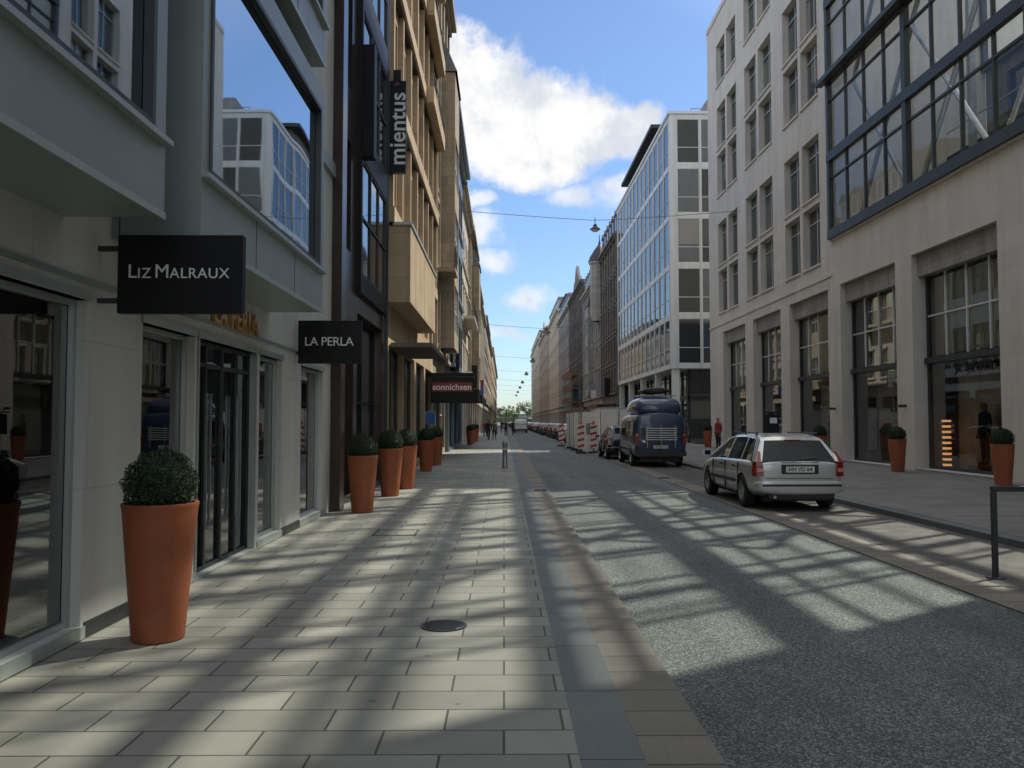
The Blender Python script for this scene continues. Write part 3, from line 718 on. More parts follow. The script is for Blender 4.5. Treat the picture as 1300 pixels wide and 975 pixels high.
o.tube('bracket', m_steel, (-3.1, 21.48, 8.5), (-3.0, 21.48, 8.5), .03); o.tube('bracket', m_steel, (-3.1, 21.48, 10.1), (-3.0, 21.48, 10.1), .03)
o.text('lettering', 'mientus', .6, (-2.78, 21.395, 9.27), (rad(90), rad(-90), 0), m_whitep, 1.02, .003, .008); o.finish()
o = Obj('awning_sign')
o.box('canopy', m_black, -3.09, -1.25, 34, 36, 3.45, 3.6); o.box('fascia', m_black, -3.0, -1.25, 33.9, 33.98, 2.35, 3.42); o.box('red_band', m_signred, -2.96, -1.3, 33.87, 33.895, 2.82, 3.2)
o.text('lettering', 'sonnichsen', .36, (-2.13, 33.865, 3.0), (rad(90), 0, 0), m_whitep, 1.0, .003, .006); o.finish()
o = Obj('vertical_shop_sign')
o.box('panel', m_black, -3.02, -2.42, 44.5, 44.62, 4.3, 6.9); o.tube('bracket', m_steel, (-3.1, 44.56, 4.8), (-2.9, 44.56, 4.8), .03); o.tube('bracket', m_steel, (-3.1, 44.56, 6.5), (-2.9, 44.56, 6.5), .03)
o.text('lettering', 'Ermenegildo Zegna', .28, (-2.7, 44.495, 5.6), (rad(90), rad(-90), 0), m_whitep, 1.0, .003); o.finish()
for (y, x0, x1, z0, z1, mt) in ((63, -3.1, -2.3, 4.2, 5.4, m_offw), (74, -3.1, -2.3, 4.6, 6.6, m_black), (88, -3.1, -2.2, 4.3, 5.3, m_blue), (97, -3.1, -2.3, 4.2, 6.4, m_signred), (110, -3.2, -2.2, 4.3, 5.4, m_offw),
                                (92, 11.1, 12.0, 4.4, 6.4, m_black), (106, 11.0, 12.0, 4.6, 5.6, m_offw), (130, 10.9, 12.0, 5., 7.2, m_blue)):
    o = Obj('blade_sign'); o.box('panel', mt, x0 + .12, x1 - .12, y, y + .12, z0, z1); o.box('frame', m_steel, x0 + .1, x1 - .1, y + .02, y + .1, z0 - .04, z1 + .04)
    o.box('bracket', m_steel, x0, x1, y + .04, y + .08, z1 - .3, z1 - .24); o.finish()
o = Obj('shop_awning')
for (a, b) in ((38, 42), (46, 55)): o.box('canopy', m_black, -3.08, -1.2, a, b, 2.9, 3.05); o.box('valance', m_black, -1.24, -1.2, a, b, 2.6, 2.898); o.box('valance_end', m_black, -3.08, -1.24, a, a + .03, 2.6, 2.898)
o.finish()
o = Obj('parking_sign', (-2.75, 30.9, 0)); o.tube('post', m_galv, (0, 0, 0), (0, 0, 2.1), .03); o.box('plate', m_blue, -.18, .18, -.05, -.034, 1.5, 1.95)
o.box('plate_back', m_whitep, -.19, .19, -.033, -.03, 1.49, 1.96); o.finish()

# ------------------------------------------------------------------ planters
def leafball():
    tr = random.Random(3); V = []; F = []; V2 = []; F2 = []
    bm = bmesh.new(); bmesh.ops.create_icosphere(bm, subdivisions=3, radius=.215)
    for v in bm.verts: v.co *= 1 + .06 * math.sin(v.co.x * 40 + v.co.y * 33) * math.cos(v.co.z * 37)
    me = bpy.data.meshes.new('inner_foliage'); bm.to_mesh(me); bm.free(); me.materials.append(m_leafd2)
    for i in range(8000):
        d = Vector([tr.gauss(0, 1) for _ in range(3)]).normalized()
        lump = 1 + .05 * math.sin(d.x * 9 + 1) * math.sin(d.y * 8) + .04 * math.sin(d.z * 13 + d.x * 6)
        q = d * (.205 + .06 * tr.random() ** .7) * lump
        n = (d + Vector([tr.gauss(0, .8) for _ in range(3)])).normalized(); u = n.orthogonal().normalized(); u = (u * math.cos(i) + n.cross(u) * math.sin(i)); w = n.cross(u); s = tr.uniform(.007, .013)
        VV, FF = (V, F) if tr.random() < .62 else (V2, F2)
        k_ = len(VV); VV += [tuple(q - u * s), tuple(q + w * s * .6 + n * s * .2), tuple(q + u * s), tuple(q - w * s * .6 + n * s * .2)]; FF.append((k_, k_ + 1, k_ + 2, k_ + 3))
    out = [me]
    for nm, VV, FF, mt in (('leaves', V, F, m_leafd), ('dark_leaves', V2, F2, m_leafd2)):
        m_ = bpy.data.meshes.new(nm); m_.from_pydata(VV, [], FF); m_.materials.append(mt); out.append(m_)
    return out
LB = leafball()
p0 = Obj('potted_boxwood', (-2.55, 6.2, 0))
p0.lathe('pot', m_terra, [(0, 0), (.17, 0), (.185, .01), (.262, .93), (.268, .97), (.272, .985), (.27, 1.0), (.245, 1.0), (.24, .93), (0, .93)], seg=48)
p0.lathe('soil', m_soil, [(.0, .955), (.243, .95)], seg=24)
p0.finish(smooth='all')
for me in LB:
    oo = p0.mesh(me.name, me); oo.location = (0, 0, 1.13)
for x, y, s in ((-2.5, 14.7, 1.0), (-2.45, 17.9, 1.02), (-2.34, 19.8, 1.02), (-2.5, 26.7, 1.0), (-2.5, 30.5, 1.02), (-2.3, 56, 1.), (-2.3, 60, 1.), (-2.25, 66, 1.),
                (12.15, 25.5, 1.), (12.15, 20.1, 1.), (12.2, 31.9, 1.), (12.2, 49.5, 1.)):
    e = clone(p0.e, (x, y, .05 if x > 0 else 0), R.uniform(0, 6), s)

o = Obj('bollard', (.03, 28.5, 0)); o.lathe('post', m_galv, [(0, 0), (.1, 0), (.1, .04), (.085, .06), (.085, .78), (.1, .8), (.1, .84), (.085, .86), (.08, .9), (.05, .94), (0, .95)], seg=20)
o.lathe('band', m_rw_w, [(.087, .62), (.0875, .70)], seg=20); o.finish(smooth='all')
def hoop(x, y, L):
    o = Obj('bicycle_stand', (x, y, 0))
    o.box('leg', m_steel, -.03, .03, -.02, .02, -.05, .86); o.box('leg', m_steel, L - .03, L + .03, -.02, .02, -.05, .86); o.box('top_rail', m_steel, -.03, L + .03, -.021, .021, .862, .92)
    o.box('foot_plate', m_steel, -.08, .08, -.06, .06, -.04, -.03); o.finish(bevel=.01)
hoop(5.15, 8.7, 1.1); hoop(5.15, 5.5, 1.1)
o = Obj('parking_meter', (7.4, 22.8, .05)); o.tube('post', m_galv, (0, 0, 0), (0, 0, 1.2), .06, .05, 12); o.box('housing', m_black, -.16, .16, -.12, .12, 1.2, 1.75)
o.box('display', m_offw, -.1, .1, -.125, -.121, 1.5, 1.65); o.box('solar_cap', m_black, -.2, .2, -.16, .16, 1.78, 1.82); o.box('neck', m_galv, -.05, .05, -.05, .05, 1.75, 1.78); o.finish(bevel=.012)

for y in (45, 98, 145, 185, 225, 260, 300, 340):
    o = Obj('suspended_street_lamp'); zl = 12.2; prev = None
    for i in range(25):
        t = i / 24; x = -3.1 + t * 15.1 if y > 60 else -3.1 + t * 16.1; z = zl + 1.3 * abs(t - .51) ** 1.2 + .45
        q = Vector((x, y, z))
        if prev is not None: o.tube('cable', m_steel, prev, q, .014 if y < 60 else .02, None, 5)
        prev = q
    s = 1. if y < 60 else 2.
    o.tube('hanger', m_steel, (5, y, zl + .6), (5, y, zl + .2), .02 * s); o.lathe('lamp_hood', m_steel, [(0, .3 * s), (.08 * s, .28 * s), (.12 * s, .15 * s), (.3 * s, 0), (.28 * s, -.02), (0, -.02)], (5, y, zl - .05), 14)
    o.lathe('lamp_glass', m_offw, [(.22 * s, -.02), (.15 * s, -.12 * s), (0, -.15 * s)], (5, y, zl - .05), 14); o.finish()

# ------------------------------------------------------------------ vehicles
def ring(y, w, zb, zt, crown=.02, tum=.97):
    h = zt - zb
    half = [(0, zb), (.72 * w, zb), (.93 * w, zb + .05 * 1), (w * .985, zb + .28 * h), (w, zb + .55 * h), (w * tum, zt - .16 * h), (w * tum * .97, zt - .03), (w * .8, zt + crown * .6), (w * .4, zt + crown), (0, zt + crown)]
    full = half + [(-x, z) for x, z in reversed(half[1:-1])]
    return [(x, y, z) for x, z in full]
def loft(rings):
    n = len(rings[0]); V = [v for r_ in rings for v in r_]; F = []
    for i in range(len(rings) - 1):
        for j in range(n): F.append((i * n + j, i * n + (j + 1) % n, (i + 1) * n + (j + 1) % n, (i + 1) * n + j))
    F.append(tuple(reversed(range(n)))); k_ = (len(rings) - 1) * n; F.append(tuple(range(k_, k_ + n)))
    return V, F
def solid(V, F, mats, subs=2, cut=None):
    me = bpy.data.meshes.new('tmp'); me.from_pydata(V, [], F)
    for m_ in mats: me.materials.append(m_)
    bm = bmesh.new(); bm.from_mesh(me); bmesh.ops.recalc_face_normals(bm, faces=bm.faces); bm.to_mesh(me); bm.free()
    ob = bpy.data.objects.new('tmp', me); col.objects.link(ob)
    if subs: md = ob.modifiers.new('s', 'SUBSURF'); md.levels = subs; md.render_levels = subs
    cs = []
    for (x, y, z, r_, w) in (cut or []):
        bm = bmesh.new(); bmesh.ops.create_cone(bm, cap_ends=True, segments=32, radius1=r_, radius2=r_, depth=w)
        bmesh.ops.transform(bm, matrix=Matrix.Translation((x, y, z)) @ Matrix.Rotation(rad(90), 4, 'Y'), verts=bm.verts)
        cm = bpy.data.meshes.new('c'); bm.to_mesh(cm); bm.free(); cm.materials.append(m_trim)
        co = bpy.data.objects.new('c', cm); col.objects.link(co); cs.append(co)
        b_ = ob.modifiers.new('b', 'BOOLEAN'); b_.object = co; b_.operation = 'DIFFERENCE'; b_.solver = 'EXACT'; b_.material_mode = 'TRANSFER'
    bpy.context.view_layer.update()
    ev = ob.evaluated_get(bpy.context.evaluated_depsgraph_get())
    out = bpy.data.meshes.new_from_object(ev)
    for c in cs: bpy.data.objects.remove(c)
    bpy.data.objects.remove(ob)
    out.polygons.foreach_set('use_smooth', [True] * len(out.polygons)); out.set_sharp_from_angle(angle=rad(40))
    return out
def wheel(O, x, y, r_, w, side):
    s = side
    O.lathe('tyre', m_rub, [(r_ * .62, -w / 2), (r_ * .9, -w / 2), (r_ * .98, -w / 2 + .02), (r_, -w / 4), (r_, w / 4), (r_ * .98, w / 2 - .02), (r_ * .9, w / 2), (r_ * .62, w / 2)], (x, y, r_), 30, 'X')
    O.lathe('rim', m_rim, [(r_ * .63, s * w * .48), (r_ * .58, s * w * .46), (r_ * .56, s * w * .2)], (x, y, r_), 30, 'X')
    O.lathe('brake', m_trim, [(r_ * .57, s * w * .18), (0, s * w * .18)], (x, y, r_), 20, 'X')
    xo = x + s * w * .36
    for i in range(7):
        a = 2 * math.pi * i / 7
        d = Vector((0, math.cos(a), math.sin(a))); t = Vector((0, -math.sin(a), math.cos(a))); c = Vector((xo, y, r_))
        V = [c + t * .028 + d * .03, c - t * .028 + d * .03, c - t * .02 + d * r_ * .58, c + t * .02 + d * r_ * .58]
        V2 = [v - Vector((s * .03, 0, 0)) for v in V]
        O.raw('spokes', m_rim, V + V2, [(0, 1, 2, 3), (7, 6, 5, 4), (0, 3, 7, 4), (1, 5, 6, 2)])
    O.lathe('hub', m_rim, [(.06, s * w * .3), (.055, s * w * .4), (0, s * w * .41)], (x, y, r_), 14, 'X')

def car(name, loc, pnt, kind='wagon', rz=0., plate='HH VD 64'):
    O = Obj(name, loc, rz); W = .86
    if kind == 'wagon':
        st = [(.0, .70, .40, .84), (.05, .79, .30, .90), (.25, .845, .24, .93), (.9, W, .21, .93), (1.9, W, .2, .92), (2.9, W, .2, .90), (3.35, .855, .21, .87), (3.85, .83, .23, .79), (4.25, .77, .26, .70), (4.42, .66, .32, .60), (4.46, .55, .36, .54)]
        gh = [(.06, .905), (.40, 1.29), (.52, 1.35), (.75, 1.385), (1.3, 1.41), (2.0, 1.395), (2.42, 1.345), (3.38, .885)]; pil = [(1.02, 1.06, .08), (1.98, 1.94, .1)]
        wy = (.82, 3.5); r_ = .31; L = 4.46
    else:
        st = [(.0, .68, .40, .86), (.05, .78, .30, .92), (.25, .83, .24, .95), (.8, .84, .21, .95), (1.8, .84, .2, .93), (2.6, .84, .2, .91), (3.0, .83, .21, .88), (3.4, .8, .23, .80), (3.72, .74, .26, .70), (3.86, .62, .32, .60), (3.9, .5, .36, .55)]
        gh = [(.06, .925), (.42, 1.34), (.55, 1.40), (.75, 1.435), (1.2, 1.455), (1.7, 1.44), (2.1, 1.39), (3.0, .895)]; pil = [(.95, 1.0, .09), (1.75, 1.72, .09)]
        wy = (.66, 3.12); r_ = .3; L = 3.9
    wx = W - .11 if kind == 'wagon' else .73
    cuts = [(s * (wx + .1), y, r_, r_ + .045, .42) for s in (1, -1) for y in wy]
    V, F = loft([ring(*s) for s in st]); me = solid(V, F, [pnt, m_trim], 2, cuts); O.mesh('body', me)
    for s in (1, -1):
        for y in wy: wheel(O, s * wx, y, r_, .2, s)
    wb, wr = .79, .60
    rr = []
    for y, z in gh:
        k_ = min(1, max(0, (z - .9) / .42)); ww = wb + (wr - wb) * k_
        rr.append([(wb, y, .86), (ww + (.01 if k_ > 0 else 0), y, max(z - .07 * k_, .88)), (ww * .96, y, z - .03 * k_), (ww * .86, y, z - .006 * k_), (ww * .5, y, z), (0, y, z + .004),
                   (-ww * .5, y, z), (-ww * .86, y, z - .006 * k_), (-ww * .96, y, z - .03 * k_), (-ww - (.01 if k_ > 0 else 0), y, max(z - .07 * k_, .88)), (-wb, y, .86)])
    n = 11
    for i in range(len(rr) - 1):
        for j in range(n - 1):
            q = [rr[i][j], rr[i][j + 1], rr[i + 1][j + 1], rr[i + 1][j]]
            side_ = j in (0, 9); end = i in (0, len(rr) - 2)
            g = side_ or (end and j in (3, 4, 5, 6))
            O.raw('greenhouse_glass' if g else 'roof', m_cglass if g else pnt, q, [(0, 1, 2, 3)])
    def sx(z): return wb + (wr + .01 - wb) * min(1, max(0, (z - .88) / .40)) + .006
    zt = 1.32 if kind == 'wagon' else 1.36
    for s in (1, -1):
        for (yb, yt, w) in pil:
            O.raw('pillars', m_trim if kind != 'wagon' else pnt, [(s * sx(.88), yb - w / 2, .9), (s * sx(.88), yb + w / 2, .9), (s * sx(zt), yt + w / 2, zt), (s * sx(zt), yt - w / 2, zt)], [(0, 1, 2, 3)])
        O.raw('pillars', pnt, [(s * (wb + .006), .06, .9), (s * (wb + .006), .30, .9), (s * sx(zt), .60, zt - .02), (s * sx(zt), .44, zt - .02)], [(0, 1, 2, 3)])
        a0 = gh[-1][0]; a1 = gh[-2][0]
        O.raw('pillars', pnt, [(s * (wb + .006), a0 - .05, .9), (s * (wb + .006), a0 + .03, .9), (s * sx(zt - .04), a1 + .06, zt - .03), (s * sx(zt - .04), a1 - .04, zt - .03)], [(0, 1, 2, 3)])
        O.box('mirror', pnt, s * .86, s * 1.03, a0 - .35, a0 - .22, .9, 1.03); O.box('mirror_glass', m_cglass, s * .88, s * 1.01, a0 - .356, a0 - .351, .915, 1.015)
        O.box('side_moulding', m_trim, s * (W - .02), s * (W + .012), wy[0] + .42, wy[1] - .42, .46, .52)
        for yy in (1.3, 2.2): O.box('door_handle', m_trim, s * (W - .04), s * (W + .012), yy, yy + .16, .76, .79)
        for yy in (1.05, 1.98, 2.95): O.box('door_gap', m_trim, s * (W - .03), s * (W + .001), yy, yy + .008, .3, .84)
        O.raw('tail_lamp', m_red, [(s * .80, .0, .64), (s * .66, -.012, .64), (s * .69, .0, .90), (s * .80, .01, .90), (s * .85, .14, .64), (s * .835, .14, .90)], [(0, 1, 2, 3), (0, 3, 5, 4)])
        O.raw('tail_lamp_clear', m_redlt, [(s * .80, -.006, .72), (s * .68, -.02, .72), (s * .69, -.016, .79), (s * .80, -.004, .79)], [(0, 1, 2, 3)])
        if kind == 'wagon':
            O.raw('tail_lamp', m_red, [(s * .80, .012, .902), (s * .715, .0, .902), (s * .68, .14, 1.09), (s * .725, .16, 1.09)], [(0, 1, 2, 3)])
            O.tube('roof_rail', m_trim, (s * .57, .65, 1.42), (s * .57, 2.3, 1.415), .014)
            for yy in (.7, 1.4, 2.25): O.tube('roof_rail', m_trim, (s * .57, yy, 1.36), (s * .57, yy, 1.42), .014)
        O.raw('head_lamp', m_chrome, [(s * .5, L - .05, .56), (s * .72, L - .14, .57), (s * .72, L - .2, .68), (s * .5, L - .12, .68)], [(0, 1, 2, 3)])
    B_ = [ring(-.1, .62, .34, .54, 0), ring(-.08, .78, .31, .565, 0), ring(.03, .85, .29, .575, 0), ring(.35, .855, .28, .57, 0)]
    V, F = loft(B_); O.mesh('rear_bumper', solid(V, F, [pnt], 2))
    O.box('bumper_strip', m_trim, -.72, .72, -.1, -.07, .46, .50); O.box('lower_valance', m_trim, -.6, .6, -.05, .1, .23, .33)
    O.box('plate', m_plate, -.26, .26, -.022, -.008, .71, .82); O.box('plate_recess', m_trim, -.34, .34, -.006, .0, .68, .85)
    O.text('plate_letters', plate, .10, (0, -.024, .765), (rad(90), 0, 0), m_trim, 1.0, .0005, .002)
    O.box('tailgate_gap', m_trim, -.62, .62, -.01, .02, .60, .608)
    O.tube('wiper', m_trim, (0, .08, .94), (.34, .1, .98), .008); O.box('badge_strip', m_chrome, -.34, .34, -.02, 0, .885, .905)
    O.tube('exhaust', m_chrome, (-.5, -.1, .27), (-.5, .2, .27), .03)
    O.box('high_brake_lamp', m_red, -.15, .15, gh[1][0] - .02, gh[1][0] - .01, gh[1][1] - .01, gh[1][1] + .012)
    O.box('underbody', m_trim, -.6, .6, .3, L - .4, .16, .3)
    O.finish(smooth=('tyre', 'rim', 'roof', 'greenhouse_glass', 'hub'))
    return O
silver = car('estate_car', (5.42, 15.15, -.044), p_silver)
hb = car('hatchback_car', (5.25, 35.5, -.044), p_black, 'hatch', plate='HH KL 207')

def van(name, loc, pnt, high=True, plate='HH SE 312'):
    O = Obj(name, loc); W = .94; Ht_ = 1.95
    def vr(y, w, zb, zt):
        half = [(0, zb), (.8 * w, zb), (.97 * w, zb + .1), (w, zb + .35), (w, 1.05 if zt > 1.2 else zt - .12), (w * (.95 if zt > 1.2 else .97), zt - .28 if zt > 1.4 else zt - .08), (w * .90, zt - .1 if zt > 1.4 else zt - .04), (w * .8, zt - .02), (w * .4, zt + .02), (0, zt + .03)]
        return [(x, y, z) for x, z in half + [(-x, z) for x, z in reversed(half[1:-1])]]
    st = [(.0, .86, .38, Ht_ - .08), (.03, .90, .34, Ht_ - .04), (.12, .93, .3, Ht_), (1., W, .27, Ht_), (2.5, W, .27, Ht_), (3.3, W, .27, Ht_ - .02), (3.6, .93, .27, Ht_ - .1), (4.15, .92, .28, 1.22), (4.6, .86, .3, 1.02), (4.78, .76, .34, .9)]
    V, F = loft([vr(*s) for s in st]); wy = (.95, 3.85)
    O.mesh('body', solid(V, F, [pnt, m_trim], 1, [(s * .94, y, .33, .37, .42) for s in (1, -1) for y in wy]))
    for s in (1, -1):
        for y in wy: wheel(O, s * .84, y, .33, .2, s)
        for a, b in ((.3, 1.2), (1.35, 2.3), (2.45, 3.3)): O.raw('side_glass', m_cglass, [(s * .948, a, 1.12), (s * .948, b, 1.12), (s * .905, b, 1.66), (s * .905, a, 1.66)], [(0, 1, 2, 3)])
        O.box('tail_lamp', m_red, s * .80, s * .90, -.02, .03, .78, 1.12); O.box('tail_lamp_amber', m_amber, s * .80, s * .90, -.021, .03, 1.122, 1.2)
        O.box('mirror', m_trim, s * .95, s * 1.15, 3.6, 3.7, 1.15, 1.4)
        O.box('side_strip', m_trim, s * .92, s * .952, 1.4, 3.4, .58, .66)
    O.raw('rear_glass', m_cglass, [(-.72, -.012, 1.14), (.72, -.012, 1.14), (.68, .03, 1.76), (-.68, .03, 1.76)], [(0, 1, 2, 3)])
    O.raw('windscreen', m_cglass, [(-.78, 4.17, 1.24), (.78, 4.17, 1.24), (.72, 3.64, 1.82), (-.72, 3.64, 1.82)], [(0, 1, 2, 3)])
    O.box('rear_bumper', m_trim, -.9, .9, -.12, .06, .4, .58); O.box('plate', m_plate, -.26, .26, -.03, -.016, .68, .79)
    O.text('plate_letters', plate, .1, (0, -.032, .735), (rad(90), 0, 0), m_trim, 1, .0005, .002)
    O.box('door_gap', m_trim, -.004, .004, -.014, .0, .6, 1.12); O.box('underbody', m_trim, -.7, .7, .2, 4.3, .2, .35)
    if high:
        hr = []
        for y, w, zt in ((.05, .78, 2.25), (.25, .84, 2.46), (.8, .86, 2.55), (2.4, .85, 2.55), (3.0, .78, 2.38), (3.5, .6, 2.0)):
            half = [(0, Ht_ - .1), (w, Ht_ - .1), (w, Ht_ + (zt - Ht_) * .35), (w * .93, zt - .12), (w * .75, zt), (0, zt + .02)]
            hr.append([(x, y, z) for x, z in half + [(-x, z) for x, z in reversed(half[1:-1])]])
        V, F = loft(hr); O.mesh('high_roof', solid(V, F, [pnt], 1))
        O.raw('roof_window', m_cglass, [(-.45, .07, 2.06), (.45, .07, 2.06), (.42, .13, 2.25), (-.42, .13, 2.25)], [(0, 1, 2, 3)])
        V, F = loft([[(x * .5, y, 2.66 + z) for x, z in ((-1, 0), (1, 0), (1.05, .12), (.85, .24), (-.85, .24), (-1.05, .12))] for y in (.7, .8, 2.0, 2.1)])
        O.mesh('roof_box', solid(V, F, [m_trim], 1))
        for yy in (.9, 1.9): O.box('roof_bar', m_galv, -.75, .75, yy, yy + .05, 2.57, 2.61)
        for z in (.98, 1.06, 1.14, 1.22, 1.3, 1.38): O.box('rear_carrier', m_offw, -.56, .56, -.16, -.13, z, z + .028)
        for x in (-.5, 0, .5): O.box('rear_carrier', m_galv, x - .015, x + .015, -.128, -.1, .7, 1.5); O.box('rear_carrier', m_galv, x - .012, x + .012, -.1, 0.03, .9, .93)
    O.finish(smooth=('tyre', 'rim', 'hub')); return O
van('camper_van', (5.6, 29.6, -.044), p_blue)
van('delivery_van', (2.4, 118, -.05), p_white, False)
far_specs = [(p_grey, 'wagon'), (p_white, 'hatch'), (p_dred, 'hatch'), (p_dblue, 'wagon')]
protos = [silver, hb]
for i, (pm, kd) in enumerate(far_specs): protos.append(car('estate_car' if kd == 'wagon' else 'hatchback_car', (5.4, 58 + i * 6, -.044), pm, kd, plate='HH %s %d' % ('AB' if i % 2 else 'MT', 311 + i * 57)))
for i in range(26):
    clone(R.choice(protos).e, (5.35 + R.uniform(-.1, .1), 82 + i * 6.2 + R.uniform(-.4, .4), -.044))
for i in range(12):
    clone(R.choice(protos).e, (2.6, 150 + i * 16 + R.uniform(-3, 3), -.05), 0)

# ------------------------------------------------------------------ construction site
o = Obj('site_hoarding')
for i in range(3):
    y = 44 + i * 3.2
    o.box('tarp_panel', m_tarp, 4.02, 4.06, y + .05, y + 3.1, .1, 2.1); o.tube('fence_post', m_galv, (3.98, y, -.05), (3.98, y, 2.2), .025); o.box('fence_foot', m_trim, 3.8, 4.2, y - .12, y + .12, -.045, .08)
for i in range(5):
    x = 4.1 + i * 1.0; o.box('tarp_panel', m_tarp, x + .03, x + .95, 43.9, 43.94, .1, 2.1 + .1 * (i % 2)); o.tube('fence_post', m_galv, (x, 43.86, -.05), (x, 43.86, 2.25), .025)
    if i in (0, 2): o.box('poster', m_rw_r if i else m_grey, x + .25, x + .7, 43.885, 43.897, .9, 1.5)
o.finish()
o = Obj('site_container'); o.box('box', m_offw, 5.4, 7.8, 46, 52, .1, 2.3)
for i in range(14): o.box('ribs', m_offw, 5.5 + i * .165, 5.57 + i * .165, 45.96, 45.998, .2, 2.2)
o.box('door', m_grey, 6.1, 7.0, 45.93, 45.958, .15, 2.1); o.box('roof_edge', m_galv, 5.38, 7.82, 45.95, 52.02, 2.302, 2.38); o.finish()
def barrier(x, y):
    o = Obj('warning_barrier', (x, y, -.05))
    w, h = .34, 1.25
    o.box('board', m_rw_w, -w / 2, w / 2, -.015, .015, .25, .25 + h)
    for i in range(4):
        z = .28 + i * .32
        o.raw('stripe', m_rw_r, [(-w / 2, -.019, z), (w / 2, -.019, z + .09), (w / 2, -.019, z + .22), (-w / 2, -.019, z + .13)], [(0, 1, 2, 3)])
    o.box('foot', m_trim, -.25, .25, -.18, .18, 0, .1); o.box('stem', m_trim, -.03, .03, -.02, .02, .1, .25)
    o.lathe('warning_lamp', m_amber, [(0, 0), (.07, .02), (.08, .1), (.05, .17), (0, .19)], (0, 0, 1.51), 12); o.finish()
for x, y in ((3.95, 42.5), (4.65, 43.0), (3.8, 55)): barrier(x, y)
o = Obj('scaffolding')
for y in [126 + i * 2.5 for i in range(8)]:
    for x in (10.2, 11.6): o.tube('standard', m_galv, (x, y, 0), (x, y, 9), .05)
for z in (2.4, 4.5, 6.6, 8.7):
    o.box('deck', m_wood, 10.2, 11.6, 126, 143.5, z, z + .08); o.box('toe_board', m_awn, 10.1, 10.16, 126, 143.5, z + .08, z + .9)
o.finish()
o = Obj('shop_awning')
for (a, b) in ((88, 99), (103, 122)): o.box('canopy', m_awn, 9.9, 11.6, a, b, 3.3, 3.45); o.box('valance', m_awn, 9.86, 9.898, a, b, 2.9, 3.45)
o.finish()

# ------------------------------------------------------------------ people
m_skin = M('skin', (.45, .26, .18), .6, var=.05, obj=True); m_hair = M('hair', (.04, .025, .015), .7, obj=True)
cloths = [M('cloth_' + n, c, .85, obj=True, var=.1) for n, c in (('black', (.015, .015, .018)), ('navy', (.02, .03, .06)), ('grey', (.13, .13, .13)), ('red', (.3, .04, .03)), ('beige', (.38, .31, .22)), ('white', (.6, .6, .58)), ('denim', (.06, .09, .15)))]
def figure(step=0., arm=0.):
    J = {'pel': (0, 0, .95, .135), 'wst': (0, 0, 1.08, .125), 'chs': (0, .01, 1.28, .15), 'nck': (0, 0, 1.46, .062), 'hd0': (0, .01, 1.55, .075), 'hd1': (0, .015, 1.64, .098), 'hd2': (0, .005, 1.71, .078)}
    E_ = [('pel', 'wst'), ('wst', 'chs'), ('chs', 'nck'), ('nck', 'hd0'), ('hd0', 'hd1'), ('hd1', 'hd2')]
    for s, n in ((1, 'R'), (-1, 'L')):
        f = step * s; a = -arm * s
        J['hip' + n] = (s * .09, 0, .90, .105); J['kn' + n] = (s * .10, f * .5 + abs(step) * .05, .50, .07); J['an' + n] = (s * .1, f - (.12 if f < 0 else 0), .09 + (.06 if f < 0 else 0), .042); J['to' + n] = (s * .11, f + .14 - (.12 if f < 0 else 0), .035, .036)
        J['sh' + n] = (s * .19, 0, 1.40, .068); J['el' + n] = (s * .235, a * .45 - .02, 1.13, .046); J['wr' + n] = (s * .235, a + .04, .89, .03); J['pm' + n] = (s * .235, a * 1.1 + .06, .82, .034)
        E_ += [('pel', 'hip' + n), ('hip' + n, 'kn' + n), ('kn' + n, 'an' + n), ('an' + n, 'to' + n), ('chs', 'sh' + n), ('sh' + n, 'el' + n), ('el' + n, 'wr' + n), ('wr' + n, 'pm' + n)]
    ks = list(J); me = bpy.data.meshes.new('t'); me.from_pydata([J[k][:3] for k in ks], [(ks.index(a), ks.index(b)) for a, b in E_], [])
    ob = bpy.data.objects.new('t', me); col.objects.link(ob); ob.modifiers.new('k', 'SKIN')
    for i, k in enumerate(ks):
        sv = me.skin_vertices[0].data[i]; r_ = J[k][3]; sv.radius = (r_ * (1.15 if k in ('chs', 'pel', 'wst') else 1), r_ * (.85 if k in ('chs', 'wst') else 1)); sv.use_root = (k == 'pel')
    md = ob.modifiers.new('s', 'SUBSURF'); md.levels = 2; md.render_levels = 2
    bpy.context.view_layer.update()
    out = bpy.data.meshes.new_from_object(ob.evaluated_get(bpy.context.evaluated_depsgraph_get())); bpy.data.objects.remove(ob)
    hands = [J['pm' + n] for n in 'RL']; idx = []
    for p in out.polygons:
        c = p.center
        if c.z > 1.47: mi = 1 if (c.z > 1.68 or c.y < -.01 and c.z > 1.52) else 0
        elif abs(c.x) > .17 and c.z < .9 and c.z > .7: mi = 0
        elif c.z > .90: mi = 2
        elif c.z > .09: mi = 3
        else: mi = 4
        idx.append(mi)
    out.polygons.foreach_set('use_smooth', [True] * len(out.polygons))
    return out, hands, idx
poses = [figure(0, 0), figure(.26, .2), figure(-.3, .22)]
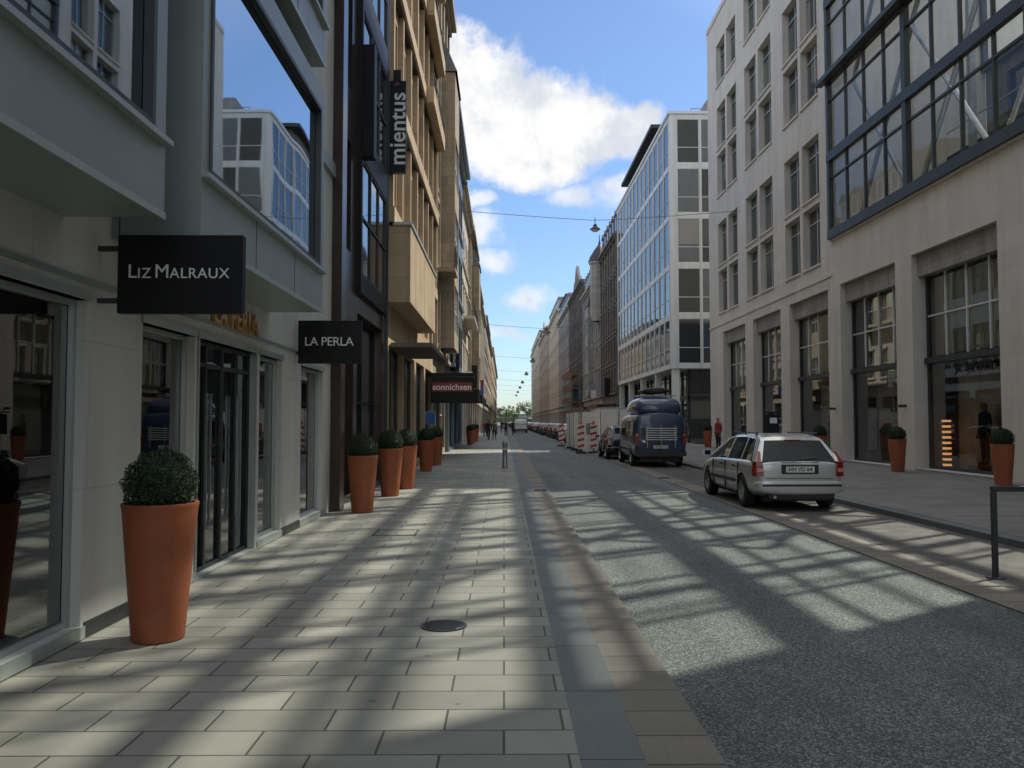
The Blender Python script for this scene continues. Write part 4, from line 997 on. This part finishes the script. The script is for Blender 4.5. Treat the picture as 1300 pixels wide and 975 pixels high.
def person(name, x, y, rz, pi, top, bot, s=1., z=0.):
    me0, hands, idx = poses[pi]; me = me0.copy(); me.materials.clear()
    for m_ in (m_skin, m_hair, cloths[top], cloths[bot], cloths[0]): me.materials.append(m_)
    me.polygons.foreach_set('material_index', idx); me.update()
    O = Obj(name, (x, y, z), rz); O.e.scale = (s,) * 3; O.mesh('body', me)
    for (hx, hy, hz, _) in hands:
        sg = 1 if hx > 0 else -1
        for i in range(4): O.tube('fingers', m_skin, (hx, hy - .025 + i * .018, hz - .02), (hx - sg * .015, hy - .022 + i * .018, hz - .085 - (.012 if i in (1, 2) else 0)), .009, .006, 6)
        O.tube('thumb', m_skin, (hx - sg * .01, hy + .03, hz + .01), (hx - sg * .02, hy + .055, hz - .045), .01, .007, 6)
    O.raw('nose', m_skin, [(-.014, .1, 1.605), (.014, .1, 1.605), (0, .135, 1.605), (0, .1, 1.65)], [(0, 1, 2), (0, 2, 3), (1, 3, 2)])
    for sg in (1, -1): O.tube('ear', m_skin, (sg * .09, .0, 1.62), (sg * .1, -.005, 1.65), .012, .014, 6); O.tube('eye', m_trim, (sg * .033, .098, 1.645), (sg * .033, .106, 1.645), .009, .008, 6)
    O.finish()
person('pedestrian', -1.35, 72, .2, 1, 0, 1, 1.); person('pedestrian', -.85, 72.4, .1, 2, 2, 0, .96); person('pedestrian', -1.9, 84, 3.0, 1, 3, 6, .98)
person('pedestrian', .2, 88, 3.1, 2, 1, 0, 1.); person('pedestrian', -1.0, 100, 0, 1, 5, 6, 1.); person('pedestrian', 1.0, 94, .4, 1, 0, 0, 1.02); person('pedestrian', -.3, 112, 0, 2, 0, 2, 1.)
person('pedestrian', 11.4, 44.0, 2.0, 0, 3, 0, 1.02, .05); person('pedestrian', 11.0, 50.5, .3, 1, 2, 1, 1., .05); person('pedestrian', 9.6, 72, 0, 2, 0, 6, 1., .05)
person('mannequin', 13.95, 23.9, 1.57, 0, 0, 0, 1.08, .3); person('mannequin', 13.95, 35.2, 1.57, 0, 2, 0, 1.03, .12)

# ------------------------------------------------------------------ light and sky
el = 50.; S_ = Vector((.82 * math.cos(rad(el)), .572 * math.cos(rad(el)), math.sin(rad(el))))
sl = bpy.data.lights.new('sun', 'SUN'); sl.energy = 5.; sl.angle = rad(.5); sl.color = (1., .97, .88)
so = bpy.data.objects.new('sun', sl); so.rotation_euler = (-S_).to_track_quat('-Z', 'Y').to_euler(); so.location = (30, 20, 50); col.objects.link(so)

w = bpy.data.worlds.new('World'); scene.world = w; w.use_nodes = True; nt = w.node_tree
bg = nt.nodes['Background']; bg.inputs['Strength'].default_value = .15
sky = nn(nt, 'ShaderNodeTexSky'); sky.sky_type = 'NISHITA'; sky.sun_disc = False; sky.sun_elevation = rad(el); sky.sun_rotation = math.atan2(.82, .572)
sky.air_density = 1.; sky.dust_density = .6; sky.ozone_density = 2.
d = nn(nt, 'ShaderNodeTexCoord').outputs['Generated']
nz = nn(nt, 'ShaderNodeTexNoise'); nz.inputs['Scale'].default_value = 7.; nz.inputs['Detail'].default_value = 6.; nt.links.new(d, nz.inputs['Vector'])
wv = vmth(nt, 'MULTIPLY', vmth(nt, 'SUBTRACT', nz.outputs['Color'], (.5, .5, .5)), (.09, .09, .09)); p = vmth(nt, 'ADD', d, wv)
def blob(px, py, rx, ry):
    c = Vector(((px - 640) / 1050., 1., (535 - py) / 1050.)).normalized()
    q = vmth(nt, 'MULTIPLY', vmth(nt, 'SUBTRACT', p, tuple(c)), (1050 / rx, 2.5, 1050 / ry))
    return mth(nt, 'SUBTRACT', 1., vmth(nt, 'LENGTH', q))
bl = None
for a in ((605, 140, 110, 78), (690, 165, 120, 70), (770, 155, 80, 44), (560, 110, 80, 70), (650, 195, 60, 45), (820, 145, 36, 30)):
    b_ = blob(*a); bl = b_ if bl is None else mth(nt, 'MAXIMUM', bl, b_)
fb = noise(nt, d, 16., 9, .62)
big = mapr(nt, mth(nt, 'ADD', bl, mth(nt, 'MULTIPLY', mth(nt, 'SUBTRACT', fb, .5), 1.5)), .0, .45, smooth=True)
sm = None
for a in ((725, 245, 50, 22), (610, 300, 40, 34), (625, 345, 40, 20), (680, 388, 42, 20), (785, 235, 45, 30), (650, 430, 50, 18), (600, 260, 30, 14)):
    b_ = blob(*a); sm = b_ if sm is None else mth(nt, 'MAXIMUM', sm, b_)
sm = mth(nt, 'MULTIPLY', mapr(nt, mth(nt, 'ADD', sm, mth(nt, 'MULTIPLY', mth(nt, 'SUBTRACT', fb, .5), 2.2)), .0, .8, smooth=True), .75)
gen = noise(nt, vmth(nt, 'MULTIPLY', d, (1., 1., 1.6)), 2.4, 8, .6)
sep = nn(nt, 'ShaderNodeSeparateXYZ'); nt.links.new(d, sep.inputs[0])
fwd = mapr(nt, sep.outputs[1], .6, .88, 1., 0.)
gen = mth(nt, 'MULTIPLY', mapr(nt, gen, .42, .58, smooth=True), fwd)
vm = mth(nt, 'MAXIMUM', big, sm)
sh = mapr(nt, noise(nt, vmth(nt, 'ADD', d, (.0, .0, .03)), 11., 7, .62), .36, .58, 0., 1., smooth=True)
cc = mixc(nt, sh, (4.8, 5.1, 5.6), (7.0, 6.9, 6.8))
blue = mixc(nt, 1., sky.outputs[0], (.80, .93, 1.08), 'MULTIPLY')
fin = mixc(nt, vm, blue, cc)
fin = mixc(nt, gen, fin, (8.9, 9.0, 9.2))  # brighter cloud cover added behind and above the view to lift ambient light
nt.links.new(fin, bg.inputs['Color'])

cam = bpy.data.cameras.new('camera'); cam.sensor_width = 36; cam.sensor_fit = 'HORIZONTAL'; cam.lens = 29.08; cam.clip_end = 6000; cam.clip_start = .05
co = bpy.data.objects.new('camera', cam); co.location = (0, 0, 1.6); co.rotation_euler = (rad(92.59), 0, rad(-.55)); col.objects.link(co); scene.camera = co
scene.view_settings.view_transform = 'Standard'; scene.view_settings.look = 'None'; scene.view_settings.exposure = 0
